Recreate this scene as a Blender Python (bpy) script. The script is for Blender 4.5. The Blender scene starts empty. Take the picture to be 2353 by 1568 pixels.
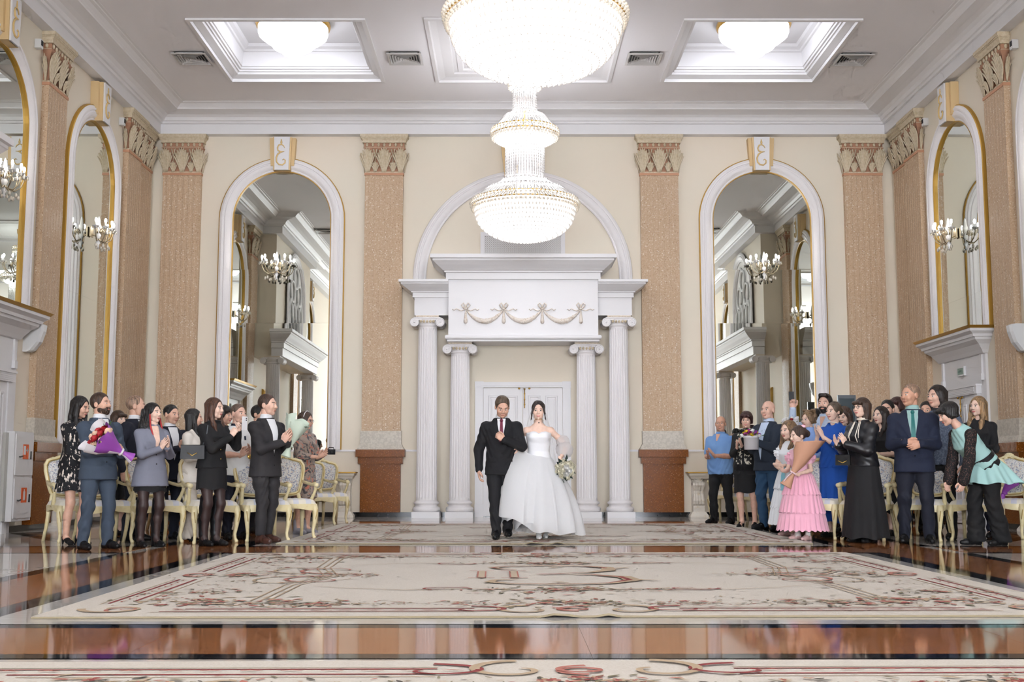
import bpy, bmesh, math, random
import numpy as np
from mathutils import Vector, Matrix
PI = math.pi
random.seed(7)
S = bpy.context.scene
COL = S.collection
# ------------------------------------------------------------------ camera
FPX = 2700.0
cam = bpy.data.cameras.new('camera'); camo = bpy.data.objects.new('camera', cam); COL.objects.link(camo)
cam.sensor_fit = 'HORIZONTAL'; cam.sensor_width = 36.0; cam.lens = FPX*36.0/2353.0
cam.clip_start = .05; cam.clip_end = 200
PITCH = math.atan(304/FPX); YAW = math.atan(4.5/FPX)
CAM = Vector((-.24, 0, .8))
camo.location = CAM; camo.rotation_euler = (PI/2+PITCH, 0, -YAW)
S.camera = camo
S.view_settings.view_transform = 'Standard'; S.view_settings.look = 'None'
S.view_settings.exposure = 0.85; S.view_settings.gamma = 1.0; S.view_settings.use_curve_mapping = False
# ------------------------------------------------------------------ world and lamp power
W = bpy.data.worlds.new('world'); S.world = W; W.use_nodes = True
W.node_tree.nodes['Background'].inputs[0].default_value = (.9, .92, 1, 1)
W.node_tree.nodes['Background'].inputs[1].default_value = 0.05
P_BOWL = 3.5      # crystal chandelier bowls
P_COFFER = 4.6    # coffer lamps
P_FILL = 20.0     # added fill light: glowing panes of made-up end-wall windows
P_CANDLE = 60.0    # sconce bulbs
S.cycles.use_denoising = True
S.cycles.max_bounces = 5; S.cycles.diffuse_bounces = 3; S.cycles.glossy_bounces = 3
S.cycles.use_adaptive_sampling = True; S.cycles.adaptive_threshold = .1; S.cycles.adaptive_min_samples = 12
S.cycles.transmission_bounces = 3; S.cycles.transparent_max_bounces = 6
S.cycles.caustics_reflective = False; S.cycles.caustics_refractive = False
S.cycles.sample_clamp_indirect = 4.0
# ------------------------------------------------------------------ pixel helpers (frame 2353x1568)
_F = Vector((math.sin(YAW)*math.cos(PITCH), math.cos(YAW)*math.cos(PITCH), math.sin(PITCH)))
_R = Vector((math.cos(YAW), -math.sin(YAW), 0)); _U = _R.cross(_F)
def ray(x, y): return _F + _R*((x-1176.5)/FPX) + _U*((784-y)/FPX)
def ground(x, y, z=0.0):
    d = ray(x, y); q = CAM + d*((z-CAM.z)/d.z); return q.x, q.y
def atdepth(x, y, Y):
    d = ray(x, y); return CAM + d*(Y/d.y)
# ------------------------------------------------------------------ materials
def lin(c):
    return tuple(((v/255)/12.92 if v/255 <= .04045 else ((v/255+.055)/1.055)**2.4) for v in c)+(1.0,)
MATS = {}
def mat(name, c, rough=.6, metal=0.0, spec=.5, noise=None, bump=None, sheen=0, emit=None, trans=0, alpha=1, coat=0):
    """noise=(scale, colour2, lo, hi[, stretch]) mixes a second colour; bump=(scale, strength[, stretch])"""
    if name in MATS: return MATS[name]
    m = bpy.data.materials.new(name); m.use_nodes = True; MATS[name] = m
    nt = m.node_tree; b = nt.nodes['Principled BSDF']
    b.inputs['Base Color'].default_value = lin(c); b.inputs['Roughness'].default_value = rough
    b.inputs['Metallic'].default_value = metal; b.inputs['Specular IOR Level'].default_value = spec
    if sheen: b.inputs['Sheen Weight'].default_value = sheen
    if trans: b.inputs['Transmission Weight'].default_value = trans
    if alpha < 1: b.inputs['Alpha'].default_value = alpha
    if coat: b.inputs['Coat Weight'].default_value = coat; b.inputs['Coat Roughness'].default_value = .03
    if emit:
        b.inputs['Emission Color'].default_value = lin(emit[0]); b.inputs['Emission Strength'].default_value = emit[1]
    N = nt.nodes.new
    def coords(stretch):
        tc = N('ShaderNodeTexCoord'); mp = N('ShaderNodeMapping'); nt.links.new(tc.outputs['Object'], mp.inputs[0])
        mp.inputs['Scale'].default_value = stretch; return mp.outputs[0]
    if noise:
        sc, c2, lo, hi = noise[:4]; st = noise[4] if len(noise) > 4 else (1, 1, 1)
        tx = N('ShaderNodeTexNoise'); tx.inputs['Scale'].default_value = sc; tx.inputs['Detail'].default_value = 4
        nt.links.new(coords(st), tx.inputs['Vector'])
        cr = N('ShaderNodeMapRange'); cr.inputs[1].default_value = lo; cr.inputs[2].default_value = hi
        nt.links.new(tx.outputs['Fac'], cr.inputs[0])
        mx = N('ShaderNodeMix'); mx.data_type = 'RGBA'
        mx.inputs[6].default_value = lin(c); mx.inputs[7].default_value = lin(c2)
        nt.links.new(cr.outputs[0], mx.inputs[0]); nt.links.new(mx.outputs[2], b.inputs['Base Color'])
    if bump:
        st = bump[2] if len(bump) > 2 else (1, 1, 1)
        tx = N('ShaderNodeTexNoise'); tx.inputs['Scale'].default_value = bump[0]; tx.inputs['Detail'].default_value = 3
        nt.links.new(coords(st), tx.inputs['Vector'])
        bp = N('ShaderNodeBump'); bp.inputs['Strength'].default_value = bump[1]; bp.inputs['Distance'].default_value = .02
        nt.links.new(tx.outputs['Fac'], bp.inputs['Height']); nt.links.new(bp.outputs[0], b.inputs['Normal'])
    return m
def speckle(name, base, cols, scale, rough, coat=0, blotch=None):
    """stone: voronoi chips in several colours over a base"""
    m = bpy.data.materials.new(name); m.use_nodes = True; MATS[name] = m
    nt = m.node_tree; b = nt.nodes['Principled BSDF']; N = nt.nodes.new; L = nt.links.new
    b.inputs['Roughness'].default_value = rough; b.inputs['Specular IOR Level'].default_value = .15
    if coat: b.inputs['Coat Weight'].default_value = coat; b.inputs['Coat Roughness'].default_value = .04
    tc = N('ShaderNodeTexCoord'); prev = None
    no = N('ShaderNodeTexNoise'); no.inputs['Scale'].default_value = 2.2; L(tc.outputs['Object'], no.inputs['Vector'])
    mx = N('ShaderNodeMix'); mx.data_type = 'RGBA'; mx.inputs[6].default_value = lin(base); mx.inputs[7].default_value = lin(blotch or base)
    L(no.outputs['Fac'], mx.inputs[0]); prev = mx.outputs[2]
    for i, (c, sc, th) in enumerate(cols):
        v = N('ShaderNodeTexVoronoi'); v.inputs['Scale'].default_value = scale*sc; v.feature = 'F1'
        mp = N('ShaderNodeMapping'); mp.inputs['Location'].default_value = (i*3.7, i*1.3, i*2.1); L(tc.outputs['Object'], mp.inputs[0]); L(mp.outputs[0], v.inputs['Vector'])
        sep = N('ShaderNodeSeparateColor'); L(v.outputs['Color'], sep.inputs[0])
        gt = N('ShaderNodeMath'); gt.operation = 'GREATER_THAN'; gt.inputs[1].default_value = th; L(sep.outputs[0], gt.inputs[0])
        ds = N('ShaderNodeMath'); ds.operation = 'LESS_THAN'; ds.inputs[1].default_value = .52; L(v.outputs['Distance'], ds.inputs[0])
        ml = N('ShaderNodeMath'); ml.operation = 'MULTIPLY'; L(gt.outputs[0], ml.inputs[0]); L(ds.outputs[0], ml.inputs[1])
        m2 = N('ShaderNodeMix'); m2.data_type = 'RGBA'; m2.inputs[7].default_value = lin(c)
        L(ml.outputs[0], m2.inputs[0]); L(prev, m2.inputs[6]); prev = m2.outputs[2]
    L(prev, b.inputs['Base Color'])
    return m
mat('wall_cream', (233, 224, 205), .75, noise=(.6, (237, 223, 203), .35, .7))
mat('white_paint', (232, 230, 230), .5)
mat('white_stucco', (238, 234, 233), .55, bump=(40, .25))
mat('ceiling_paint', (242, 239, 240), .85)
mat('gold', (196, 156, 78), .32, 1.0)
mat('gold_paint', (190, 148, 62), .45, .35)
mat('tan_paint', (222, 192, 142), .6)
mat('black_stone', (22, 21, 22), .15, noise=(14, (60, 60, 62), .62, .72))
mat('grey_stone', (208, 200, 186), .5, noise=(30, (190, 182, 168), .4, .6))
mat('terracotta', (196, 146, 114), .6)
mat('cap_stone', (214, 200, 174), .6, noise=(25, (200, 182, 150), .4, .65))
mat('cap_ground', (178, 132, 104), .7)
speckle('terrazzo', (202, 176, 148), [((208, 186, 160), 1, .6), ((192, 164, 134), 1.3, .72), ((222, 208, 190), 1.1, .94), ((170, 138, 110), 1.7, .95)], 38, .5, blotch=(196, 168, 138))
speckle('granite_brown', (128, 72, 22), [((142, 84, 32), 1, .6), ((114, 62, 20), 1.3, .75), ((190, 150, 108), 1.6, .975), ((80, 48, 28), 1.8, .94)], 60, .3, blotch=(120, 66, 18))
mat('mirror', (222, 226, 220), .0, 1.0)
mat('glass_clear', (255, 255, 255), .02, trans=1.0)
mat('crystal', (226, 216, 198), .08, spec=.8, coat=1, emit=((255, 246, 232), .08))
mat('lamp_glow', (255, 255, 255), .5, emit=((240, 244, 255), P_BOWL))
mat('coffer_glow', (255, 255, 255), .5, emit=((240, 244, 255), P_COFFER))
mat('candle_glow', (255, 255, 255), .5, emit=((255, 247, 238), P_CANDLE))
mat('vent_metal', (206, 203, 200), .45)
mat('vent_dark', (70, 70, 68), .8)
mat('plastic_white', (225, 225, 224), .4)
mat('plastic_black', (18, 18, 20), .5, spec=.3)
mat('grille', (226, 224, 222), .5)
# ------------------------------------------------------------------ objects
def setp(o, **k):
    for a, v in k.items():
        if v is not None: o[a] = v
    return o
def obj(name, data, parent=None, loc=None, rot=None):
    o = bpy.data.objects.new(name, data); COL.objects.link(o)
    if parent is not None: o.parent = parent
    if loc is not None: o.location = loc
    if rot is not None: o.rotation_euler = rot
    return o
def thing(name, label, cat, loc=(0, 0, 0), rz=0, group=None, scale=1):
    o = obj(name, None, None, loc, (0, 0, rz)); o.empty_display_size = .1
    o.scale = (scale,)*3
    return setp(o, label=label, category=cat, group=group)
def struct(o): o['kind'] = 'structure'; return o
def copy_tree(o, parent=None):
    c = o.copy(); COL.objects.link(c)
    if parent is not None: c.parent = parent
    for ch in o.children: copy_tree(ch, c)
    return c
class MB:
    """collects geometry for one mesh"""
    def __init__(s): s.v = []; s.f = []; s.m = []; s.cur = 0; s.T = None
    def add(s, vs, fs):
        b = len(s.v)
        if s.T is not None: vs = [s.T @ Vector(v) for v in vs]
        s.v += [tuple(v) for v in vs]; s.f += [tuple(i+b for i in f) for f in fs]; s.m += [s.cur]*len(fs)
    def box(s, x0, x1, y0, y1, z0, z1):
        s.add([(x0,y0,z0),(x1,y0,z0),(x1,y1,z0),(x0,y1,z0),(x0,y0,z1),(x1,y0,z1),(x1,y1,z1),(x0,y1,z1)],
              [(0,3,2,1),(4,5,6,7),(0,1,5,4),(1,2,6,5),(2,3,7,6),(3,0,4,7)])
    def frustum(s, x0, x1, y0, y1, z0, X0, X1, Y0, Y1, z1):
        s.add([(x0,y0,z0),(x1,y0,z0),(x1,y1,z0),(x0,y1,z0),(X0,Y0,z1),(X1,Y0,z1),(X1,Y1,z1),(X0,Y1,z1)],
              [(0,3,2,1),(4,5,6,7),(0,1,5,4),(1,2,6,5),(2,3,7,6),(3,0,4,7)])
    def rings(s, rs, closed=True, cap=True, loop=False):
        n = len(rs[0]); vs = [p for r in rs for p in r]; fs = []
        R = len(rs)
        for i in range(R if loop else R-1):
            j = (i+1) % R
            for k in range(n if closed else n-1):
                a = (k+1) % n
                fs.append((i*n+k, i*n+a, j*n+a, j*n+k))
        if cap and not loop and closed:
            fs.append(tuple(range(n))[::-1]); fs.append(tuple((R-1)*n+k for k in range(n)))
        s.add(vs, fs)
    def lathe(s, prof, n=24, c=(0, 0), cap=True, rfun=None):
        rs = []
        for r, z in prof:
            rs.append([(c[0]+(r*(rfun(2*PI*k/n, z) if rfun else 1))*math.cos(2*PI*k/n), c[1]+(r*(rfun(2*PI*k/n, z) if rfun else 1))*math.sin(2*PI*k/n), z) for k in range(n)])
        s.rings(rs, cap=cap)
    def tube(s, pts, r, n=8, closed=False, squash=None):
        pts = [Vector(p) for p in pts]; N = len(pts); rs = []
        up = Vector((0, 0, 1)); prev = None
        for i, p in enumerate(pts):
            t = (pts[(i+1) % N]-pts[i-1]) if closed else (pts[min(i+1, N-1)]-pts[max(i-1, 0)])
            if t.length < 1e-9: t = Vector((0, 0, 1))
            t.normalize()
            if prev is None:
                a = t.cross(up)
                if a.length < .1: a = t.cross(Vector((0, 1, 0)))
            else: a = prev - t*prev.dot(t)
            a.normalize(); b = t.cross(a); prev = a
            rr = r[i] if isinstance(r, (list, tuple)) else r
            rs.append([tuple(p + a*(rr*math.cos(2*PI*k/n)) + b*(rr*math.sin(2*PI*k/n))) for k in range(n)])
        s.rings(rs, cap=not closed, loop=closed)
    def ell(s, c, r, n=12, m=8):
        vs = [(c[0], c[1], c[2]+r[2])]; fs = []
        for i in range(1, m):
            a = PI*i/m
            for k in range(n):
                b = 2*PI*k/n; vs.append((c[0]+r[0]*math.sin(a)*math.cos(b), c[1]+r[1]*math.sin(a)*math.sin(b), c[2]+r[2]*math.cos(a)))
        vs.append((c[0], c[1], c[2]-r[2])); e = len(vs)-1
        for k in range(n): fs.append((0, 1+k, 1+(k+1) % n)); fs.append((e, e-n+(k+1) % n, e-n+k))
        for i in range(m-2):
            for k in range(n):
                a, b = 1+i*n+k, 1+i*n+(k+1) % n; fs.append((a, a+n, b+n, b))
        s.add(vs, fs)
    def prism(s, poly, y0, y1):
        """polygon in x,z pushed along y (front y0)"""
        n = len(poly); vs = [(x, y0, z) for x, z in poly]+[(x, y1, z) for x, z in poly]
        fs = [tuple(range(n)), tuple(range(2*n-1, n-1, -1))]+[(k, n+k, n+(k+1) % n, (k+1) % n) for k in range(n)]
        s.add(vs, fs)
    def mesh(s, name, mats, smooth=False):
        me = bpy.data.meshes.new(name); me.from_pydata(s.v, [], s.f)
        for m in (mats if isinstance(mats, (list, tuple)) else [mats]): me.materials.append(MATS[m] if isinstance(m, str) else m)
        me.polygons.foreach_set('material_index', s.m)
        if smooth: me.polygons.foreach_set('use_smooth', [True]*len(s.f))
        bm = bmesh.new(); bm.from_mesh(me); bmesh.ops.recalc_face_normals(bm, faces=bm.faces); bm.to_mesh(me); bm.free()
        if smooth == 'auto': 
            try: me.set_sharp_from_angle(angle=math.radians(40))
            except Exception: pass
        return me
    def build(s, name, mats, parent=None, smooth=False, loc=None, rot=None):
        return obj(name, s.mesh(name, mats, smooth), parent, loc, rot)
def box(name, m, parent, *b, **k):
    mb = MB(); mb.box(*b); return mb.build(name, m, parent, **k)
def arc_pts(cx, cz, r, a0, a1, n):
    return [(cx+r*math.cos(a0+(a1-a0)*i/n), cz+r*math.sin(a0+(a1-a0)*i/n)) for i in range(n+1)]
def sweep(mb, path, prof, closed=False):
    """path: (x,z) points in a wall plane, prof: (offset to the outside, protrusion towards -y)"""
    N = len(path); rs = []
    for i in range(N):
        p = Vector(path[i])
        a = Vector(path[i-1]) if (i or closed) else None; b = Vector(path[(i+1) % N]) if (i < N-1 or closed) else None
        d1 = (p-a).normalized() if a is not None else (b-p).normalized(); d2 = (b-p).normalized() if b is not None else d1
        n1 = Vector((-d1.y, d1.x)); n2 = Vector((-d2.y, d2.x)); n = (n1+n2); n.normalize(); k = 1/max(.35, n.dot(n1))
        rs.append([(p.x+n.x*o*k, -q, p.y+n.y*o*k) for o, q in prof])
    mb.rings(rs, closed=False, cap=False, loop=closed)
# ------------------------------------------------------------------ room dimensions
RW, RD, RH, YB = 7.05, 21.9, 7.66, -16.0
STEP = 6.53
# ------------------------------------------------------------------ shell
def wall(name, *boxes):
    mb = MB()
    for b in boxes: mb.box(*b)
    return struct(mb.build(name, 'wall_cream'))
wall('wall_back', (-RW-.3, RW+.3, RD, RD+.3, 0, 8.4))
wall('wall_front', (-RW-.3, RW+.3, YB-.3, YB, 0, 8.4))
wall('wall_left', (-RW-.3, -RW, YB, RD, 0, 8.4)); wall('wall_left_bay', (-RW, -STEP, 7.4, 12.6, 3.9, 8.4))
wall('wall_right', (RW, RW+.3, YB, RD, 0, 8.4)); wall('wall_right_bay', (STEP, RW, 7.4, 12.6, 3.9, 8.4))
for nm, b in dict(back=(-RW, RW, RD-.02, RD, 0, .085), left=(-RW, -RW+.02, YB, RD, 0, .085), right=(RW-.02, RW, YB, RD, 0, .085)).items():
    struct(box('baseboard_'+nm, 'black_stone', None, *b))
# made-up windows behind the camera, glowing to fill the hall with frontal light
mat('window_day', (250, 250, 252), .5, emit=((236, 243, 255), P_FILL))
for n, x in enumerate((-5.6, -2.8, 0, 2.8, 5.6)):
    w = obj('window_%d' % (n+1), None, None, (x, YB, 0)); struct(w)
    mb = MB(); mb.prism([(-1.1, 1.0), (1.1, 1.0), (1.1, 5.2)]+arc_pts(0, 5.2, 1.1, 0, PI, 16)[1:-1]+[(-1.1, 5.2)], .03, .01); mb.build('pane', 'window_day', w)
    mb = MB()
    for q in (-1.1, -.37, .37, 1.1): mb.box(q-.04, q+.04, .03, .08, 1.0, 5.2 if abs(q) > 1 else 6.1)
    for q in (1.0, 2.2, 3.4, 4.6, 5.2): mb.box(-1.1, 1.1, .03, .07, q-.035, q+.035)
    mb.build('window_frame', 'white_paint', w)
# ceiling with openings for the coffers
ROWS = (18.6, 10.75, 2.9, -4.95)  # last row is added out of view for more frontal light
xs = [-RW, -5.12, -2.49, -1.47, 1.45, 2.45, 5.07, RW]; ys = [YB]
for yc in sorted(ROWS): ys += [yc-1.39, yc+1.39]
ys.append(RD)
mb = MB()
for i in range(len(xs)-1):
    for j in range(len(ys)-1):
        if i in (1, 3, 5) and j in (1, 3, 5, 7): continue
        mb.add([(xs[i], ys[j], RH), (xs[i+1], ys[j], RH), (xs[i+1], ys[j+1], RH), (xs[i], ys[j+1], RH)], [(0, 3, 2, 1)])
ceiling = struct(mb.build('ceiling', 'ceiling_paint'))
def coffer(x0, x1, yc, prof, name):
    mb = MB(); rs = []
    for o, z in prof: rs.append([(x0+o, yc-1.39+o, RH+z), (x1-o, yc-1.39+o, RH+z), (x1-o, yc+1.39-o, RH+z), (x0+o, yc+1.39-o, RH+z)])
    mb.rings(rs, cap=False); mb.add(rs[-1], [(0, 1, 2, 3)])
    return mb.build(name, 'white_paint', ceiling)
DEEP = [(-.05, 0), (-.05, -.03), (.01, -.035), (.015, .02), (.03, .02), (.13, .06), (.14, .1), (.165, .1), (.17, .13), (.2, .135), (.205, .17), (.225, .175), (.24, .42), (.27, .43), (.28, .46), (.34, .49), (.36, .54), (.38, .54)]
FLAT = [(-.08, 0), (-.08, -.03), (-.02, -.035), (.0, 0.0), (.1, .02), (.26, .02), (.27, .05), (.33, .05), (.34, .03), (.42, .03), (.44, .06), (.5, .06), (.52, .03)]
for yc in ROWS:
    for a, b, pr in ((-5.12, -2.49, DEEP), (2.45, 5.07, DEEP), (-1.47, 1.45, FLAT)): coffer(a, b, yc, pr, 'coffer')
# cornice, mitred round the room
def cornice(name, pts, prof, m):
    N = len(pts); rs = []
    for i in range(N):
        p = Vector(pts[i]); d1 = (p-Vector(pts[i-1])).normalized(); d2 = (Vector(pts[(i+1) % N])-p).normalized()
        n1 = Vector((d1.y, -d1.x)); n2 = Vector((d2.y, -d2.x)); n = (n1+n2).normalized(); k = 1/n.dot(n1)
        rs.append([(p.x+n.x*o*k, p.y+n.y*o*k, z) for o, z in prof])
    mb = MB(); mb.rings(rs, closed=False, cap=False, loop=True); return struct(mb.build(name, m))
CP = [(0, 7.2), (.18, 7.2), (.18, 7.39), (.22, 7.395), (.235, 7.43), (.27, 7.435), (.30, 7.49), (.36, 7.525), (.45, 7.54), (.6, 7.555), (.61, 7.575), (.64, 7.60), (.69, 7.635), (.74, 7.645), (.75, 7.655), (.79, 7.656), (.80, 7.66)]
loop = [(-RW, RD), (RW, RD), (RW, 12.6), (STEP, 12.6), (STEP, 7.4), (RW, 7.4), (RW, YB), (-RW, YB), (-RW, 7.4), (-STEP, 7.4), (-STEP, 12.6), (-RW, 12.6)]
cornice('trim_1', loop, CP, 'white_paint')
# thin dado line on the back wall
k = 2
for a, b in ((-3.3, -2.99), (-2.24, -1.9), (1.9, 2.24), (2.94, 3.3), (-5.7, -3.3), (3.3, 5.7)):
    struct(box('trim_%d' % k, 'white_stucco', None, a, b, RD-.025, RD, 1.2, 1.235)); k += 1
# ------------------------------------------------------------------ floor: stone slabs
mat('floor_white', (206, 198, 188), .06, noise=(5, (186, 180, 172), .45, .75), spec=.22)
mat('floor_grey', (190, 186, 180), .06, noise=(7, (200, 196, 190), .4, .7, (1, 5, 1)), spec=.22)
mat('floor_brown', (146, 92, 54), .06, noise=(9, (166, 110, 68), .35, .7, (1, 9, 1)), spec=.18)
mat('floor_black', (20, 19, 23), .06, noise=(12, (70, 68, 74), .66, .76), spec=.14)
floor = struct(box('floor', 'floor_white', None, -RW-.3, RW+.3, YB-.3, RD+.3, -.2, -.003))
slabs = {}
def slab(x0, x1, y0, y1, m, nm='floor_slab'):
    key = (round(x1-x0, 3), round(y1-y0, 3), m)
    if key not in slabs:
        mb = MB(); w, d = (x1-x0)/2-.0008, (y1-y0)/2-.0008; mb.box(-w, w, -d, d, -.02, 0); slabs[key] = mb.mesh('floor_slab', m)
    obj(nm, slabs[key], floor, ((x0+x1)/2, (y0+y1)/2, 0))
FX = .12                                  # the rug axis stands a little right of the room axis
xb = [3.22, 3.41, 4.13, 4.29]             # half widths: white | black | brown | black
gaps = [-1.02+0, 5.8, 12.55, 19.3]        # centres of the cross bands
def cut(a, b, n): return [(a+(b-a)*i/n, a+(b-a)*(i+1)/n) for i in range(n)]
for gi, g in enumerate(gaps):
    for (x0, x1) in cut(FX-xb[2], FX+xb[2], 4) + [(-RW, -4.9), (-4.9, FX-xb[3]), (FX+xb[3], 5.1), (5.1, RW)]:
        slab(x0, x1, g-.44, g+.44, 'floor_brown')
    for (x0, x1) in cut(FX-xb[1], FX+xb[1], 4) + [(-RW, FX-xb[3]), (FX+xb[3], RW)]:
        slab(x0, x1, g-.6, g-.44, 'floor_black'); slab(x0, x1, g+.44, g+.6, 'floor_black')
for gi in range(len(gaps)-1):
    y0, y1 = gaps[gi]+.44, gaps[gi+1]-.44
    for sx in (-1, 1):
        def X(v): return FX+sx*v
        for a, b in cut(y0, y1, 5):
            for (u, v, m) in ((xb[0], xb[1], 'floor_black'), (xb[1], xb[2], 'floor_brown'), (xb[2], xb[3], 'floor_black')):
                if m == 'floor_black' and u == xb[0]:
                    a2, b2 = max(a, y0+.135), min(b, y1-.135)
                elif m == 'floor_black': a2, b2 = max(a, y0+.135), min(b, y1-.135)
                else: a2, b2 = a, b
                slab(min(X(u), X(v)), max(X(u), X(v)), a2, b2, m)
            a2, b2 = max(a, y0+.135), min(b, y1-.135)
            slab(min(X(2.7), X(xb[0])), max(X(2.7), X(xb[0])), a2, b2, 'floor_grey')
        slab(FX-2.7 if sx < 0 else FX, FX if sx < 0 else FX+2.7, y0+.135, y0+.8, 'floor_grey')
        slab(FX-2.7 if sx < 0 else FX, FX if sx < 0 else FX+2.7, y1-.8, y1-.135, 'floor_white')
        # outer field: white slabs round a brown lozenge framed black
        ym = (y0+y1)/2; xa, xw = X(xb[3]), sx*RW; xm = (xa+xw)/2
        for a, b in cut(y0+.135, y1-.135, 4):
            slab(min(xa, xw), max(xa, xw), a, b, 'floor_white' if gi != 1 else 'floor_white')
        for q, m, z in ((1.0, 'floor_black', .0006), (.86, 'floor_brown', .0012)):
            mb = MB(); hx, hy = abs(xw-xa)/2*q*.92, 1.9*q
            mb.add([(xm-hx, ym, z), (xm, ym-hy, z), (xm+hx, ym, z), (xm, ym+hy, z)], [(0, 1, 2, 3)]); mb.build('floor_inlay', m, floor)
for (x0, x1) in cut(-RW, RW, 6): slab(x0, x1, gaps[-1]+.575, RD, 'floor_white')
for (x0, x1) in cut(-RW, RW, 6): slab(x0, x1, gaps[-1]+1.3, gaps[-1]+1.6, 'floor_brown') if False else None
# ------------------------------------------------------------------ pilasters
def acanthus(w, h, lobes=5):
    """an acanthus leaf: ribbed relief standing on z=0, front -y, tip curling out"""
    mb = MB()
    for k in range(-lobes, lobes+1):
        u = k/lobes; pts = []; rr = []
        top = h*(1-.28*abs(u)**2)*(1 if k % 2 == 0 else .93)
        for i in range(6):
            t = i/5
            x = u*w*(.22+.78*t**1.25)
            z = top*t; y = -.02-.05*math.sin(t*PI*.5)**2*(1-.35*abs(u)) - (.035*max(0, t-.72)/.28 if t > .72 else 0)
            if t == 1: z -= .012
            pts.append((x, y, z)); rr.append(.008+.012*t*(1-.2*abs(u)) if t < 1 else .009)
        mb.tube(pts, rr, 5)
    return mb.mesh('leaf', 'cap_stone', True)
LEAF = acanthus(.15, .42, 7); LEAFS = acanthus(.07, .36, 3)
mbk = MB(); mbk.ell((0, 0, 0), (.026, .02, .036), 8, 6); EGG = mbk.mesh('egg', 'cap_stone', True)
mbk = MB(); mbk.tube([(-.04, -.03, .36), (-.03, -.05, .35), (-.018, -.03, .29), (0, -.02, .22), (0, -.015, .1)], [.012, .012, .012, .01, .006], 5)
mbk.tube([(.04, -.03, .36), (.03, -.05, .35), (.018, -.03, .29), (0, -.02, .22)], [.012, .012, .012, .01], 5); DART = mbk.mesh('tendril', 'cap_stone', True)
def pilaster(label, loc, rz, w=.36, pr=.1, group='terrazzo pilasters'):
    t = thing('pilaster', label, 'pilaster', loc, rz, group)
    mb = MB(); mb.box(-w-.01, w+.01, -pr-.02, 0, .085, .975); mb.build('pedestal', 'granite_brown', t)
    mb = MB(); mb.box(-w-.05, w+.05, -pr-.06, 0, .975, 1.10); mb.build('pedestal_band', 'granite_brown', t)
    mb = MB(); mb.box(-w-.092, w+.092, -pr-.10, 0, 1.10, 1.235); mb.build('pedestal_cap', 'granite_brown', t)
    mb = MB(); mb.box(-w-.07, w+.07, -pr-.07, 0, 1.235, 1.262)
    mb.frustum(-w-.06, w+.06, -pr-.06, 0, 1.262, -w-.03, w+.03, -pr-.03, 0, 1.33)
    mb.box(-w-.02, w+.02, -pr-.02, 0, 1.33, 1.58); mb.build('base', 'grey_stone', t)
    # fluted shaft
    mb = MB(); prof = [(-w, 0), (-w, -pr)]
    nfl = 7; fw = 2*w/nfl
    for i in range(nfl):
        x = -w+fw*i
        prof += [(x+fw*.2, -pr), (x+fw*.32, -pr+.0028), (x+fw*.68, -pr+.0028), (x+fw*.8, -pr)]
    prof += [(w, -pr), (w, 0)]
    mb.rings([[(x, y, 1.58) for x, y in prof], [(x, y, 6.42) for x, y in prof]]); mb.build('shaft', 'terrazzo', t)
    mb = MB(); mb.box(-w-.012, w+.012, -pr-.012, 0, 6.42, 6.465); mb.build('astragal', 'terracotta', t)
    # capital
    mb = MB(); rs = []
    for z, o in ((6.465, 0), (6.75, .0), (6.88, .02), (6.95, .05)):
        rs.append([(-w-o+.012, 0, z), (-w-o+.012, -pr-o+.012, z), (w+o-.012, -pr-o+.012, z), (w+o-.012, 0, z)])
    mb.rings(rs); cap = mb.build('capital', 'cap_ground', t)
    for q in ((-w, w, -pr-.004, 0, 6.466, 6.49), (-w-.02, w+.02, -pr-.02, 0, 6.945, 6.965)): box('bead', 'cap_stone', cap, *q)
    mb = MB(); mb.box(-w-.05, w+.05, -pr-.05, 0, 7.04, 7.085)
    mb.frustum(-w-.05, w+.05, -pr-.05, 0, 7.085, -w-.075, w+.075, -pr-.075, 0, 7.125); mb.box(-w-.085, w+.085, -pr-.085, 0, 7.125, 7.145)
    mb.box(-w-.095, w+.095, -pr-.095, 0, 7.145, 7.2); mb.build('abacus', 'cap_stone', cap)
    mb = MB(); mb.box(-w-.02, w+.02, -pr-.02, 0, 6.965, 7.04); mb.build('ovolo', 'cap_ground', cap)
    for i in range(7): obj('egg', EGG, cap, ((i-3)*w*2/6.6, -pr-.028, 7.005))
    for s in (-1, 1): obj('egg', EGG, cap, (s*(w+.025), -pr/2, 7.005), (0, 0, PI/2))
    obj('leaf', LEAF, cap, (0, -pr, 6.48)).scale = (1.0, 1, 1.1)
    for s in (-1, 1):
        o = obj('leaf', LEAF, cap, (s*w*.86, -pr+.01, 6.48), (0, 0, s*.12)); o.scale = (.95, 1, 1.1)
        obj('tendril', DART, cap, (s*w*.47, -pr, 6.56))
        o = obj('leaf', LEAFS, cap, (s*w*.47, -pr+.01, 6.48)); o.scale = (1, .8, .55)
        o = obj('leaf', LEAFS, cap, (s*w, -pr*.5, 6.48), (0, 0, s*PI/2)); o.scale = (.55, 1, 1.1)
    return t
for lab, x in (('beside the left corner of back wall', -6.46), ('between the left arched mirror and white portal', -2.63), ('between the white portal and right arched mirror', 2.59), ('beside the right corner of back wall', 6.46)):
    pilaster('pink terrazzo pilaster with leafy capital '+lab, (x, RD, 0), 0)
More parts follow.
